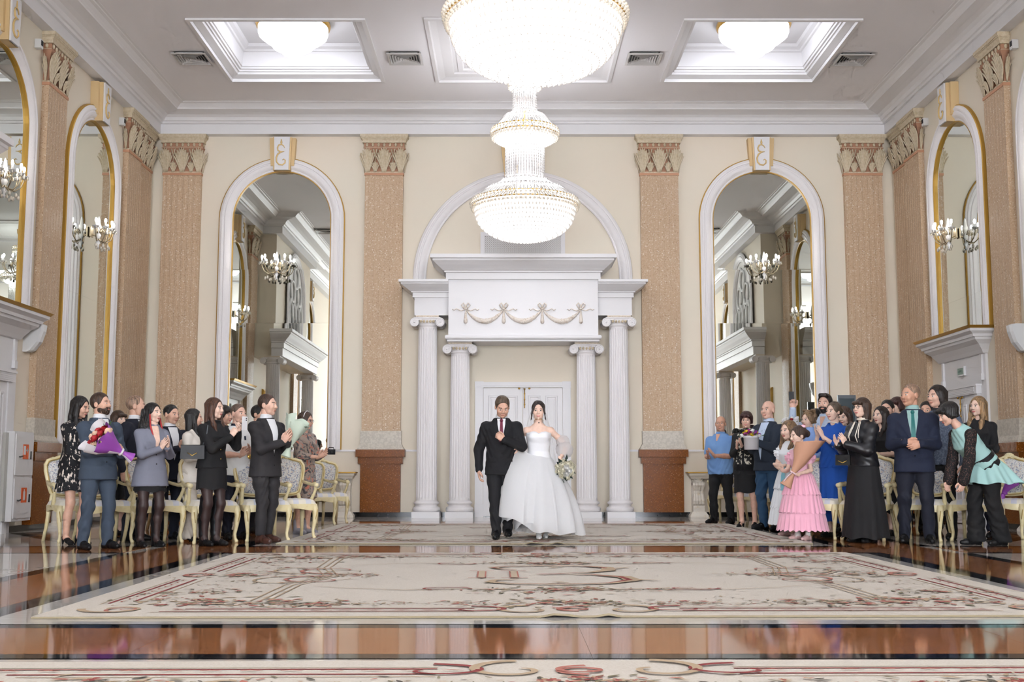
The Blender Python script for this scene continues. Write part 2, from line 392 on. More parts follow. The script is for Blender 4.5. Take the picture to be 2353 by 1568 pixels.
for sx, sd in ((-1, 'left'), (1, 'right')):
    pilaster(f'narrow terrazzo pilaster tight in the {sd} back corner on side wall', (sx*RW, 21.35, 0), -sx*PI/2, .34, .05)
    pilaster(f'terrazzo pilaster on {sd} wall just before the back corner pair', (sx*RW, 20.55, 0), -sx*PI/2, .36, .1)
    pilaster(f'terrazzo pilaster on {sd} wall nearer the camera between two arches', (sx*RW, 16.95, 0), -sx*PI/2, .36, .1)
    pilaster(f'terrazzo pilaster on {sd} wall seen only in back mirror beside the portico', (sx*RW, 13.35, 0), -sx*PI/2, .36, .1)
    pilaster(f'terrazzo pilaster on {sd} wall behind the camera past the portico', (sx*RW, 6.8, 0), -sx*PI/2, .36, .1)
# ------------------------------------------------------------------ arched mirrors
FRAME = [(0, .012), (0, .045), (.02, .055), (.035, .05), (.045, .06), (.07, .085), (.10, .1), (.135, .1), (.15, .085), (.165, .085), (.175, .1), (.2, .1), (.215, .08), (.235, .075), (.245, .06)]
def arch_path(hw, z0, zs, n=28):
    return [(-hw, z0), (-hw, zs)] + arc_pts(0, zs, hw, PI, 0, n)[1:-1] + [(hw, zs), (hw, z0)]
EPS = [(.06, .5), (.035, .545), (-.01, .57), (-.06, .555), (-.085, .5), (-.07, .45), (-.02, .425), (.03, .43), (-.02, .42), (-.075, .38), (-.105, .31), (-.095, .23), (-.05, .18), (.02, .17), (.07, .21), (.075, .26), (.045, .285), (.02, .265)]
def keystone(t, z0, z1, wb, wt, y=-.0):
    mb = MB(); mb.frustum(-wb*.5-.09, wb*.5+.09, -.13, 0, z0+.1, -wt*.5-.1, wt*.5+.1, -.13, 0, z1-.005); mb.build('keystone_back', 'tan_paint', t)
    mb = MB(); mb.frustum(-wb*.5-.03, wb*.5+.03, -.18, 0, z0, -wt*.5-.03, wt*.5+.03, -.18, 0, z1); mb.build('keystone_side', 'tan_paint', t)
    mb = MB(); mb.frustum(-wb*.5, wb*.5, -.205, -.17, z0, -wt*.5, wt*.5, -.205, -.17, z1); ks = mb.build('keystone', 'white_paint', t)
    k = (z1-z0)/.64
    pts = [(-x*k*.95, -.212, z0+(z-.08)*k) for x, z in [(-a, b) for a, b in EPS]]
    mb = MB(); mb.tube(pts, [.006+.010*math.sin(PI*i/(len(pts)-1))**.5 for i in range(len(pts))], 6)
    mb.ell((-.01, -.21, z0+.53*k), (.02, .012, .035), 8, 6); mb.ell((-.01, -.21, z0+.57*k), (.012, .01, .025), 8, 6)
    mb.tube([(.0, -.21, z0+.345*k), (.05, -.213, z0+.35*k)], [.012, .006], 6); mb.build('scroll', 'tan_gold', ks, True)
mat('tan_gold', (222, 190, 128), .45, .2)
def arch_mirror(label, loc, rz, z0=1.235, seed=0, group='tall arched mirrors', mirror=True):
    t = thing('arched_mirror', label, 'mirror', loc, rz, group)
    zs = 5.58; hw = .93
    path = arch_path(hw, z0, zs)
    mb = MB(); sweep(mb, path, FRAME); mb.build('frame', 'white_stucco', t, 'auto')
    mb = MB(); sweep(mb, path, [(.245, .06), (.245, 0), (.262, 0), (.262, .05), (.245, .06)]); mb.build('outer_edge', 'gold_paint', t)
    mb = MB(); sweep(mb, path, [(-.012, .012), (-.012, .05), (.002, .055), (.002, .012)]); mb.build('inner_edge', 'gold_paint', t)
    if mirror:
        rnd = random.Random(seed); cuts = [z0, 3.6, 4.62, 9]
        arch = arch_path(hw+.01, z0, zs)
        for i in range(3):
            a, b = cuts[i], cuts[i+1]
            if b <= z0: continue
            a = max(a, z0)
            mb = MB()
            if b < 8: poly = [(-hw-.01, a), (hw+.01, a), (hw+.01, b), (-hw-.01, b)]
            else: poly = [(-hw-.01, a)] + [p for p in arch if p[1] >= zs-1e-6] + [(hw+.01, a)]; poly = poly[::-1]
            zc = (a+min(b, 6.5))/2
            mb.prism([(x, z-zc+(.0015 if z == a and i else 0)) for x, z in poly], -.006, 0)
            mb.build('pane', 'mirror', t, loc=(0, -.008, zc), rot=(rnd.uniform(-.0016, .0016), 0, rnd.uniform(-.002, .002)))
    keystone(t, 6.5, 7.14, .26, .30)
    return t
arch_mirror('tall arched mirror on back wall left of the white portal', (-4.56, RD, 0), 0, seed=1)
arch_mirror('tall arched mirror on back wall right of the white portal', (4.53, RD, 0), 0, seed=2)
arch_mirror('arched mirror reaching low on left wall between the far terrazzo pilasters', (-RW, 18.75, 0), PI/2, seed=3)
arch_mirror('arched mirror above the hooded door on right wall', (RW, 18.75, 0), -PI/2, 3.02, seed=4)
arch_mirror('arched mirror above the hooded door at left frame edge', (-RW, 15.15, 0), PI/2, 3.0, seed=5)
arch_mirror('arched mirror on right wall cut by the right frame edge', (RW, 15.15, 0), -PI/2, seed=6)
for sx in (-1, 1): arch_mirror('arched mirror on %s wall behind the camera' % ('left' if sx < 0 else 'right'), (sx*RW, 4.9, 0), -sx*PI/2, seed=8+sx)
# ------------------------------------------------------------------ hooded side doors
def panel_door(t, x0, x1, z1, y, leaves=2):
    w = (x1-x0)/leaves
    for i in range(leaves):
        a, b = x0+w*i+.004, x0+w*(i+1)-.004
        mb = MB(); mb.box(a, b, y-.035, y, .01, z1); leaf = mb.build('door_leaf', 'white_paint', t)
        for k in range(2):
            pa = a+.09+(b-a-.27)/2*k+.09*k; pb = pa+(b-a-.27)/2
            for (za, zb) in ((.16, .75), (.95, z1-.14)):
                mb = MB(); mb.frustum(pa, pb, y-.05, y-.03, za, pa, pb, y-.05, y-.03, zb)
                mb.v = []; mb.f = []; mb.m = []
                rs = [[(pa, y-.035, za), (pb, y-.035, za), (pb, y-.035, zb), (pa, y-.035, zb)]]
                for ins, d in ((.012, -.05), (.03, -.05), (.045, -.038), (.08, -.048)):
                    rs.append([(pa+ins, y+d, za+ins), (pb-ins, y+d, za+ins), (pb-ins, y+d, zb-ins), (pa+ins, y+d, zb-ins)])
                mb.rings(rs, cap=False); mb.add(rs[-1], [(0, 1, 2, 3)]); mb.build('door_panel', 'white_paint', leaf)
    return leaf
def bolt(t, x, y, z):
    mb = MB(); mb.box(x-.018, x+.018, y-.02, y, z-.02, z); mb.tube([(x, y-.02, z), (x, y-.02, z-.32)], .009, 8)
    for q in (.1, .21, .3): mb.ell((x, y-.02, z-q), (.015, .015, .022), 8, 6)
    mb.ell((x, y-.02, z-.34), (.01, .01, .03), 8, 6); mb.build('bolt', 'gold', t, True)
    for dx in (-.1, .09):
        mb = MB(); mb.ell((x+dx, y-.02, z+.0), (.022, .015, .018), 8, 6); mb.build('catch', 'gold', t, True)
def hood_door(n, label, loc, rz):
    t = obj('door_%d' % n, None, None, loc, (0, 0, rz)); t['kind'] = 'structure'
    mb = MB(); mb.box(-.92, .92, -.04, 0, 0, 2.7); mb.build('door_surround', 'white_paint', t)
    mb = MB()
    for s in (-1, 1): mb.box(s*.62-.07, s*.62+.07, -.1, -.04, 0, 2.1); mb.box(s*.8-.03, s*.8+.03, -.07, -.04, 2.32, 2.62); mb.box(s*.8-.045, s*.8+.045, -.085, -.04, 2.22, 2.32)
    mb.box(-.72, .72, -.12, -.04, 2.02, 2.17); mb.box(-.74, .74, -.135, -.04, 2.14, 2.17)
    for q in range(4): mb.box(-.62, .62, -.127, -.12, 2.04+q*.025, 2.052+q*.025)
    mb.build('door_frame', 'white_paint', t)
    panel_door(t, -.55, .55, 2.02, -.045); bolt(t, .02, -.085, 2.0)
    mb = MB(); rs = []
    for o, z in ((.0, 2.62), (.02, 2.63), (.05, 2.68), (.11, 2.76), (.19, 2.82), (.2, 2.86), (.23, 2.86), (.24, 2.9), (.3, 2.94), (.3, 2.98)):
        rs.append([(-.92-o*.9, 0, z), (-.92-o*.9, -.06-o, z), (.92+o*.9, -.06-o, z), (.92+o*.9, 0, z)])
    mb.rings(rs); hood = mb.build('hood', 'white_paint', t)
    mb = MB(); mb.frustum(-1.2, 1.2, -.37, 0, 2.98, -1.24, 1.24, -.4, 0, 3.02); mb.build('hood_edge', 'gold', hood)
    return t
hood_door(1, 'hooded', (-RW, 15.15, 0), PI/2); hood_door(2, 'hooded', (RW, 18.75, 0), -PI/2)
# small exit signs over the hooded doors
mat('sign_green', (150, 172, 158), .5); mat('sign_green_dark', (96, 124, 112), .5)
def exit_sign(label, loc, rz):
    t = thing('exit_sign', label, 'sign', loc, rz, 'exit signs')
    mb = MB(); mb.box(-.14, .14, -.035, 0, -.075, .075); mb.build('case', 'plastic_white', t)
    mb = MB(); mb.box(-.115, .115, -.038, -.034, -.05, .05); mb.build('face', 'sign_green', t)
    cu = bpy.data.curves.new('lettering', 'FONT'); cu.body = 'ВЫХОД'; cu.size = .055; cu.align_x = 'CENTER'; cu.align_y = 'CENTER'; cu.extrude = .0008
    tmp = bpy.data.objects.new('tmp', cu); COL.objects.link(tmp); me = bpy.data.meshes.new_from_object(tmp.evaluated_get(bpy.context.evaluated_depsgraph_get()))
    bpy.data.objects.remove(tmp); me.materials.clear(); me.materials.append(MATS['sign_green_dark']); l = obj('lettering', me, t, (0, -.0395, 0), (PI/2, 0, 0)); l['kind'] = 'stuff'
exit_sign('small exit sign above the right side door under the gilt hood', (RW-.04, 18.75, 2.42), -PI/2)
exit_sign('small exit sign above the left side door seen in back mirror', (-RW+.04, 15.15, 2.42), PI/2)
# ------------------------------------------------------------------ portal on the back wall
def fluted(mb, r0, r1, z0, z1, n=20):
    rs = []
    K = n*6
    def ring(z, r, dep):
        out = []
        for k in range(K):
            ph = (k % 6)/6; d = dep*max(0, math.sin((ph-.18)/.64*PI)) if .18 < ph < .82 else 0
            a = 2*PI*k/K; out.append(((r-d)*math.cos(a), (r-d)*math.sin(a), z))
        return out
    mb.rings([ring(z0, r0, 0), ring(z0+.03, r0, 0), ring(z0+.07, r0, .022), ring((z0+z1)/2, (r0+r1)/2, .022), ring(z1-.07, r1, .022), ring(z1-.03, r1, 0), ring(z1, r1, 0)])
def volute(r):
    mb = MB()
    for s in (-1, 1):
        mb.T = Matrix.Translation((s*.235, 0, -.075)) @ Matrix.Rotation(PI/2, 4, 'X')
        mb.lathe([(r*.94, -.2), (r, -.19), (r*.8, -.1), (r*.72, 0), (r*.8, .1), (r, .19), (r*.94, .2)], 24)
        mb.T = Matrix.Translation((s*.235, -.2, -.075))
        pts = []; rr = []
        for i in range(40):
            a = PI/2+s*-1*(-i*.42) if s > 0 else PI/2-i*.42
            a = PI/2 - s*i*.42; q = r*.9*(1-i/44)
            pts.append((q*math.cos(a), 0, q*math.sin(a))); rr.append(.011*(1-.5*i/40))
        mb.tube(pts, rr, 5); mb.ell((0, -.005, 0), (.014, .012, .014), 8, 6)
        mb.T = None
    mb.box(-.24, .24, -.19, .19, -.035, .018); mb.tube([(-.24, -.195, .008), (.24, -.195, .008)], .011, 6)
    return mb.mesh('volutes', 'white_stucco', 'auto')
VOL = volute(.085)
def column(label, x, y, zt, r=.19):
    t = thing('ionic_column', label, 'column', (x, y, 0), 0, 'fluted white columns')
    mb = MB(); mb.box(-.25, .25, -.25, .25, 0, .11); mb.build('plinth', 'white_paint', t)
    mb = MB(); mb.lathe([(.235, .11), (.25, .13), (.25, .165), (.235, .19), (.21, .2), (.2, .225), (.205, .24), (.225, .25), (.232, .265), (.225, .285), (.2, .295), (r+.005, .31)], 40); mb.build('base', 'white_stucco', t, True)
    mb = MB(); fluted(mb, r, r*.9, .31, zt-.2); mb.build('shaft', 'white_stucco', t, 'auto')
    mb = MB(); mb.lathe([(r*.9, zt-.2), (r*.98, zt-.185), (r*.98, zt-.165), (r*.93, zt-.16), (r*1.1, zt-.1), (r*1.15, zt-.06)], 32); cap = mb.build('capital', 'white_stucco', t, 'auto')
    obj('volutes', VOL, cap, (0, 0, zt-.05))
    for i in range(5): obj('egg', EGG, cap, ((i-2)*.058, -r*1.05, zt-.11)).scale = (.9, 1, .8)
    mb = MB(); mb.box(-.215, .215, -.2, .2, zt-.032, zt); mb.build('abacus', 'cap_light', cap)
    for i in range(14): mb2 = None
    mb = MB()
    for i in range(16): mb.ell((-.2+i*.4/15, -.203, zt-.016), (.010, .008, .011), 6, 4)
    mb.build('bead_row', 'cap_light', cap, True)
    return t
mat('cap_light', (232, 218, 200), .55)
column('fluted white column, outer left of the portal', -1.755, 21.5, 3.67)
column('fluted white column, inner left beside the double door', -1.155, 21.5, 3.175)
column('fluted white column, inner right beside the double door', 1.155, 21.5, 3.175)
column('fluted white column, outer right of the portal', 1.755, 21.5, 3.67)
ent = thing('portal_entablature', 'white portal entablature with swags above the double door', 'entablature', (0, RD, 0))
mb = MB(); mb.box(-1.36, 1.36, -.74, 0, 3.29, 4.31); fr = mb.build('frieze', 'white_paint', ent)
mb = MB(); rs = []
for o, z in ((.0, 3.175), (.01, 3.175), (.01, 3.205), (.03, 3.21), (.045, 3.23), (.05, 3.25), (.045, 3.275), (.03, 3.29), (0, 3.295)):
    rs.append([(-1.37-o, 0, z), (-1.37-o, -.75-o, z), (1.37+o, -.75-o, z), (1.37+o, 0, z)])
mb.rings(rs); mb.build('lower_moulding', 'white_paint', ent, 'auto')
def crown(mb, x0, x1, d, z0, z1, fl, left=True, right=True):
    H = z1-z0; rs = []
    for o, h in ((.12, 0), (.12, .28), (.22, .3), (.22, .36), (.3, .38), (.4, .45), (.62, .58), (.82, .72), (.86, .74), (.86, .82), (1, .84), (1, 1)):
        q = o*fl; rs.append([(x0-(q if left else 0), 0, z0+H*h), (x0-(q if left else 0), -d-q, z0+H*h), (x1+(q if right else 0), -d-q, z0+H*h), (x1+(q if right else 0), 0, z0+H*h)])
    mb.rings(rs)
mb = MB(); crown(mb, -1.37, 1.37, .75, 4.31, 4.73, .31); mb.build('crown_moulding', 'white_paint', ent)
for s in (-1, 1):
    a, b = (-1.99, -1.36) if s < 0 else (1.36, 1.99)
    mb = MB(); mb.box(a, b, -.6, 0, 3.67, 4.03); mb.build('side_frieze', 'white_paint', ent)
    mb = MB(); crown(mb, a, b, .6, 4.0, 4.30, .27, s < 0, s > 0); mb.build('side_crown', 'white_paint', ent)
mat('swag_plaster', (228, 218, 206), .6, noise=(30, (205, 186, 166), .5, .75))
bx = [-1.045, -.355, .345, 1.045]
for i, x in enumerate(bx):
    mb = MB()
    for s in (-1, 1):
        mb.tube([(x, -.755, 3.76), (x+s*.05, -.77, 3.80), (x+s*.075, -.775, 3.84), (x+s*.045, -.775, 3.875), (x+s*.015, -.77, 3.84), (x, -.76, 3.78)], .014, 6)
        mb.tube([(x, -.755, 3.77), (x+s*.08, -.76, 3.735), (x+s*.13, -.76, 3.75), (x+s*.17, -.76, 3.775), (x+s*.21, -.76, 3.745), (x+s*.24, -.76, 3.765)], .010, 6)
    mb.ell((x, -.765, 3.77), (.025, .02, .02), 8, 6); bow = mb.build('bow', 'swag_plaster', fr, True)
    mb = MB(); mb.tube([(x, -.75, 3.75), (x, -.755, 3.68), (x, -.76, 3.56), (x, -.76, 3.52), (x, -.755, 3.5)], [.012, .02, .034, .034, .012], 10); mb.build('tassel', 'swag_plaster', fr, True)
    if i < 3:
        n = 14; pts = []; rr = []
        for k in range(n+1):
            u = k/n; pts.append((x+.02+(bx[i+1]-x-.04)*u, -.75, 3.74-.2*math.sin(PI*u)**.8)); rr.append(.012+.034*math.sin(PI*u))
        mb = MB(); mb.tube(pts, rr, 10)
        for k in range(90):
            u = random.random(); q = min(n-1, int(u*n)); p = Vector(pts[q]).lerp(Vector(pts[q+1]), u*n-q); a = random.uniform(PI*.9, PI*2.1); r = rr[q]
            mb.ell((p.x, p.y+r*math.sin(a)*.95, p.z+r*math.cos(a)), (.014, .008, .008), 5, 4)
        mb.build('swag', 'swag_plaster', fr, True)
# arch above the portal
ar = thing('portal_arch', 'white moulded arch over the portal on back wall', 'arch', (0, RD, 0))
mb = MB(); sweep(mb, [(-1.82, 4.25), (-1.82, 4.46)]+arc_pts(0, 4.46, 1.82, PI, 0, 40)[1:-1]+[(1.82, 4.46), (1.82, 4.25)], [(o, p) for o, p in FRAME]+[(.25, 0)]); mb.build('archivolt', 'white_stucco', ar, 'auto')
keystone(ar, 6.28, 7.0, .5, .62)
# grille
gr = thing('vent_grille', 'white lattice ventilation grille under the portal arch', 'grille', (0, RD, 0))
mb = MB(); sweep(mb, [(-.72, 4.6), (-.72, 5.26), (.72, 5.26), (.72, 4.6)], [(0, 0), (0, .03), (.02, .035), (.08, .03), (.08, 0)]); mb.build('frame', 'white_paint', gr)
mb = MB()
for i in range(-40, 72):
    x = -.72+i*.036
    for s in (1, -1):
        p0 = Vector((x, 4.6)); p1 = Vector((x+s*.66, 5.26))
        a, b = p0, p1
        def clipx(a, b, X): t = (X-a.x)/(b.x-a.x); return a.lerp(b, t)
        if max(a.x, b.x) < -.72 or min(a.x, b.x) > .72: continue
        if a.x < -.72: a = clipx(p0, p1, -.72)
        if b.x < -.72: b = clipx(p0, p1, -.72)
        if a.x > .72: a = clipx(p0, p1, .72)
        if b.x > .72: b = clipx(p0, p1, .72)
        if (a-b).length < .02: continue
        n = Vector((-(b-a).y, (b-a).x)).normalized()*.007; y = -.014 if s > 0 else -.011
        mb.add([(a.x+n.x, y, a.y+n.y), (a.x-n.x, y, a.y-n.y), (b.x-n.x, y, b.y-n.y), (b.x+n.x, y, b.y+n.y)], [(0, 1, 2, 3)])
lt = mb.build('lattice', 'grille', gr); lt['kind'] = 'stuff'
mb = MB(); mb.box(-.72, .72, -.006, 0, 4.6, 5.26); mb.build('backing', 'vent_dark2', gr) if mat('vent_dark2', (150, 146, 140), .9) else None
# main double door
t = obj('door_3', None, None, (0, RD, 0)); t['kind'] = 'structure'
mb = MB()
for s in (-1, 1):
    mb.box(s*.815-.075, s*.815+.075, -.06, 0, .23, 2.38); mb.box(s*.815-.04, s*.815+.04, -.075, 0, .23, 2.38); mb.box(s*.815-.08, s*.815+.08, -.08, 0, 0, .23)
    mb.box(s*.815-.08, s*.815+.08, -.08, 0, 2.38, 2.5); mb.box(s*.815-.05, s*.815+.05, -.095, 0, 2.41, 2.47)
mb.box(-.735, .735, -.06, 0, 2.39, 2.49); mb.box(-.735, .735, -.075, 0, 2.42, 2.465); mb.build('door_frame', 'white_paint', t)
panel_door(t, -.74, .74, 2.38, -.0); bolt(t, .03, -.045, 2.37)
# ------------------------------------------------------------------ ceiling vents
mbv = MB()
for i in range(6):
    r, q = .27-i*.042, .27-i*.042-.03
    for (ax, ay, bx_, by_) in ((-1, -1, 1, -1), (1, -1, 1, 1), (1, 1, -1, 1), (-1, 1, -1, -1)):
        mbv.add([(ax*r, ay*r, -.012), (bx_*r, by_*r, -.012), (bx_*q, by_*q, .03), (ax*q, ay*q, .03)], [(0, 1, 2, 3)])
SLAT = []
for i in range(6):
    mbv = MB(); r, q = .245-i*.042, .245-i*.042-.026
    for (ax, ay, bx_, by_) in ((-1, -1, 1, -1), (1, -1, 1, 1), (1, 1, -1, 1), (-1, 1, -1, -1)):
        mbv.add([(ax*r, ay*r, -.015), (bx_*r, by_*r, -.015), (bx_*q, by_*q, .03), (ax*q, ay*q, .03), (ax*(r-.004), ay*(r-.004), -.015), (bx_*(r-.004), by_*(r-.004), -.015), (bx_*(q-.004), by_*(q-.004), .03), (ax*(q-.004), ay*(q-.004), .03)], [(0, 1, 2, 3), (4, 7, 6, 5), (0, 4, 5, 1)])
    SLAT.append(mbv.mesh('slat', 'vent_metal'))
mbv = MB(); sweep(mbv, [(-.25, -.25), (-.25, .25), (.25, .25), (.25, -.25)], [(0, 0), (0, .015), (.035, .01), (.035, 0)], True)
mbv.v = [(x, z, y-.001) for x, y, z in mbv.v]; VFR = mbv.mesh('frame', 'vent_metal')
mbv = MB(); mbv.box(-.25, .25, -.25, .25, -.003, -.001); VBK = mbv.mesh('backing', 'vent_dark')
for lab, x, y in (('left of the left coffer', -5.5, 18.83), ('between the left coffer and big chandelier', -1.98, 18.83), ('between the big chandelier and right coffer', 1.97, 18.83), ('right of the right coffer', 5.45, 18.87),
                  ('near the camera on the left, seen in back mirror', -5.5, 10.9), ('near the camera on the right, seen in back mirror', 5.45, 10.9)):
    t = thing('ceiling_vent', 'square louvred ceiling vent '+lab, 'vent', (x, y, RH-.033), 0, 'ceiling vents')
    obj('frame', VFR, t, (0, 0, .0)); obj('backing', VBK, t, (0, 0, .033))
    for m in SLAT: obj('slat', m, t)
# ------------------------------------------------------------------ big crystal chandeliers
def beads(mb, r, z, n, s, h=None):
    for k in range(n):
        a = 2*PI*k/n; mb.ell((r*math.cos(a), r*math.sin(a), z), (s, s, h or s), 5, 4)
def strand_ring(mb, r0, z0, r1, z1, n, w):
    for k in range(n):
        a = 2*PI*k/n; c, s_ = math.cos(a), math.sin(a)
        mb.tube([(r0*c, r0*s_, z0), ((r0+r1)/2*c, (r0+r1)/2*s_, (z0+z1)/2), (r1*c, r1*s_, z1)], w, 4)
def bowl_part(t, R, zr, depth, name, glow):
    prof = [(.01, zr-depth)]
    for i in range(1, 13):
        u = i/12; prof.append((R*.95*math.sin(u*PI/2)**.85, zr-depth*(math.cos(u*PI/2)**.9)))
    mb = MB(); mb.lathe(prof[:10], 40, rfun=lambda a, z: 1+.008*math.cos(40*a)); b = mb.build(name, glow, t, True)
    mb = MB(); mb.lathe(prof[9:], 40, cap=False, rfun=lambda a, z: 1+.008*math.cos(40*a)); mb.build('crystal_band', 'band_glow', b, True)
    mb = MB()
    for i in range(1, 13):
        u = i/12.5; r = R*.96*math.sin(u*PI/2)**.85; z = zr-depth*(math.cos(u*PI/2)**.9)
        beads(mb, r+.006, z, max(12, int(2*PI*r/.055)), .016, .024)
    o = mb.build('crystal_drops', 'crystal_lit', b, True); o['kind'] = 'stuff'
    mb = MB(); mb.tube([(R*math.cos(a), R*math.sin(a), zr) for a in np.linspace(0, 2*PI, 49)[:-1]], .012, 5, True)
    mb.tube([(R*.985*math.cos(a), R*.985*math.sin(a), zr+.09) for a in np.linspace(0, 2*PI, 49)[:-1]], .012, 5, True); mb.build('rim', 'gold', t, True)
    mb = MB(); n = int(2*PI*R/.07)
    for k in range(n):
        a = 2*PI*k/n
        for z, q in ((zr-.05, 1.0), (zr, 1.02), (zr+.045, 1.03), (zr+.09, 1.0)): mb.ell((R*q*math.cos(a), R*q*math.sin(a), z), (.022, .022, .02), 6, 4)
    o = mb.build('rim_crystals', 'crystal', t, True); o['kind'] = 'stuff'
    return b
mat('crystal_lit', (236, 230, 222), .15, coat=.8, emit=((255, 250, 244), .1)); mat('band_glow', (250, 246, 240), .4, emit=((255, 250, 245), .7))
mat('crystal_stem', (190, 186, 182), .1, spec=.8, coat=1)
def big_chandelier(label, x, y):
    t = thing('chandelier', label, 'chandelier', (x, y, 0), 0, 'tiered crystal chandeliers')
    bowl_part(t, .852, 5.08, .56, 'lower_bowl', 'lamp_glow')
    # tiers of strands above the lower bowl
    mb = MB(); strand_ring(mb, .86, 5.17, .62, 5.36, 90, .008); strand_ring(mb, .66, 5.3, .36, 5.5, 70, .008); beads(mb, .64, 5.34, 60, .02); beads(mb, .37, 5.5, 36, .02)
    o = mb.build('lower_tier', 'crystal_stem', t, True); o['kind'] = 'stuff'
    mb = MB()
    for r, n in ((.31, 46), (.22, 30)): strand_ring(mb, r, 5.48, r, 6.1, n, .010)
    for z in np.arange(5.5, 6.1, .045): beads(mb, .315, z, 46, .013)
    o = mb.build('lower_stem', 'crystal_stem', t, True); o['kind'] = 'stuff'
    mb = MB(); mb.lathe([(.05, 5.2), (.12, 5.3), (.12, 6.2), (.05, 6.3)], 16); mb.build('lamp_core', 'core_glow', t, True)
    bowl_part(t, .535, 6.26, .17, 'middle_bowl', 'core_glow2')
    mb = MB(); strand_ring(mb, .52, 6.35, .33, 6.58, 60, .008); strand_ring(mb, .36, 6.5, .2, 6.66, 40, .008); beads(mb, .35, 6.52, 40, .018)
    o = mb.build('middle_tier', 'crystal_stem', t, True); o['kind'] = 'stuff'
    mb = MB()
    for r, n in ((.19, 34), (.12, 20)): strand_ring(mb, r, 6.62, r, 7.05, n, .009)
    for z in np.arange(6.65, 7.05, .04): beads(mb, .195, z, 34, .011)
    o = mb.build('upper_stem', 'crystal_stem', t, True); o['kind'] = 'stuff'
    bowl_part(t, .26, 7.1, .08, 'upper_bowl', 'core_glow2')
    mb = MB(); mb.tube([(0, 0, 6.2), (0, 0, 7.62)], .02, 8); mb.lathe([(.02, 7.4), (.1, 7.5), (.16, 7.58), (.17, RH+.03)], 20); mb.build('canopy', 'gold', t, True)
    return t
mat('core_glow', (255, 255, 255), .5, emit=((244, 246, 255), .7)); mat('core_glow2', (255, 255, 255), .5, emit=((244, 246, 255), 14.0))
for q in ('band_glow', 'crystal_lit', 'crystal', 'crystal_stem'): MATS[q].cycles.emission_sampling = 'NONE'
big_chandelier('tiered crystal chandelier hanging before the white portal', 0, 18.6)
c1 = big_chandelier('huge bright crystal chandelier bowl cut off by the top edge', 0, 10.75)
c2 = copy_tree(c1); c2.location = (0, 2.9, 0); c2['label'] = 'crystal chandelier overhead behind the photo position'
c2 = copy_tree(c1); c2.location = (0, -4.95, 0); c2['label'] = 'crystal chandelier farthest behind the photo position'  # unseen chandelier added to light the guests from the front
# ------------------------------------------------------------------ coffer lamps
def coffer_lamp(label, x, y):
    t = thing('ceiling_lamp', label, 'lamp', (x, y, 0), 0, 'drum lamps in the coffers')
    for nm, r, z0, z1 in (('upper_tier', .56, 7.83, 8.08), ('middle_tier', .38, 7.70, 7.85), ('lower_tier', .17, 7.60, 7.73)):
        mb = MB(); n = 36; prof = [(r*.55, z0), (r*.82, z0+.02), (r*.97, z0+.09), (r, z0+.14), (r, z1)]
        if nm == 'lower_tier': prof = [(r*.8, z0), (r, z0+.03), (r, z1)]
        mb.lathe(prof, n, rfun=lambda a, z: 1+.012*math.cos(36*a)); mb.build(nm, 'coffer_glow', t, True)
    mb = MB(); mb.lathe([(.5, 8.06), (.6, 8.07), (.61, 8.11), (.6, 8.15), (.5, 8.2)], 36); mb.build('gilt_ring', 'gold', t, True)
    return t
l0 = coffer_lamp('glowing tiered drum lamp in the left coffer', -3.8, 18.6)
for lab, x, y in (('glowing tiered drum lamp in the right coffer', 3.76, 18.6), ('drum lamp in left coffer overhead, outside the frame', -3.8, 10.75), ('drum lamp in right coffer overhead, outside the frame', 3.76, 10.75),
                  ('drum lamp in left coffer behind the photo position', -3.8, 2.9), ('drum lamp in right coffer behind the photo position', 3.76, 2.9), ('drum lamp in left coffer farthest behind the photo position', -3.8, -4.95), ('drum lamp in right coffer farthest behind the photo position', 3.76, -4.95)):  # farthest pair of lamps is unseen, added for extra frontal light
    c = copy_tree(l0); c.location = (x, y, 0); c['label'] = lab
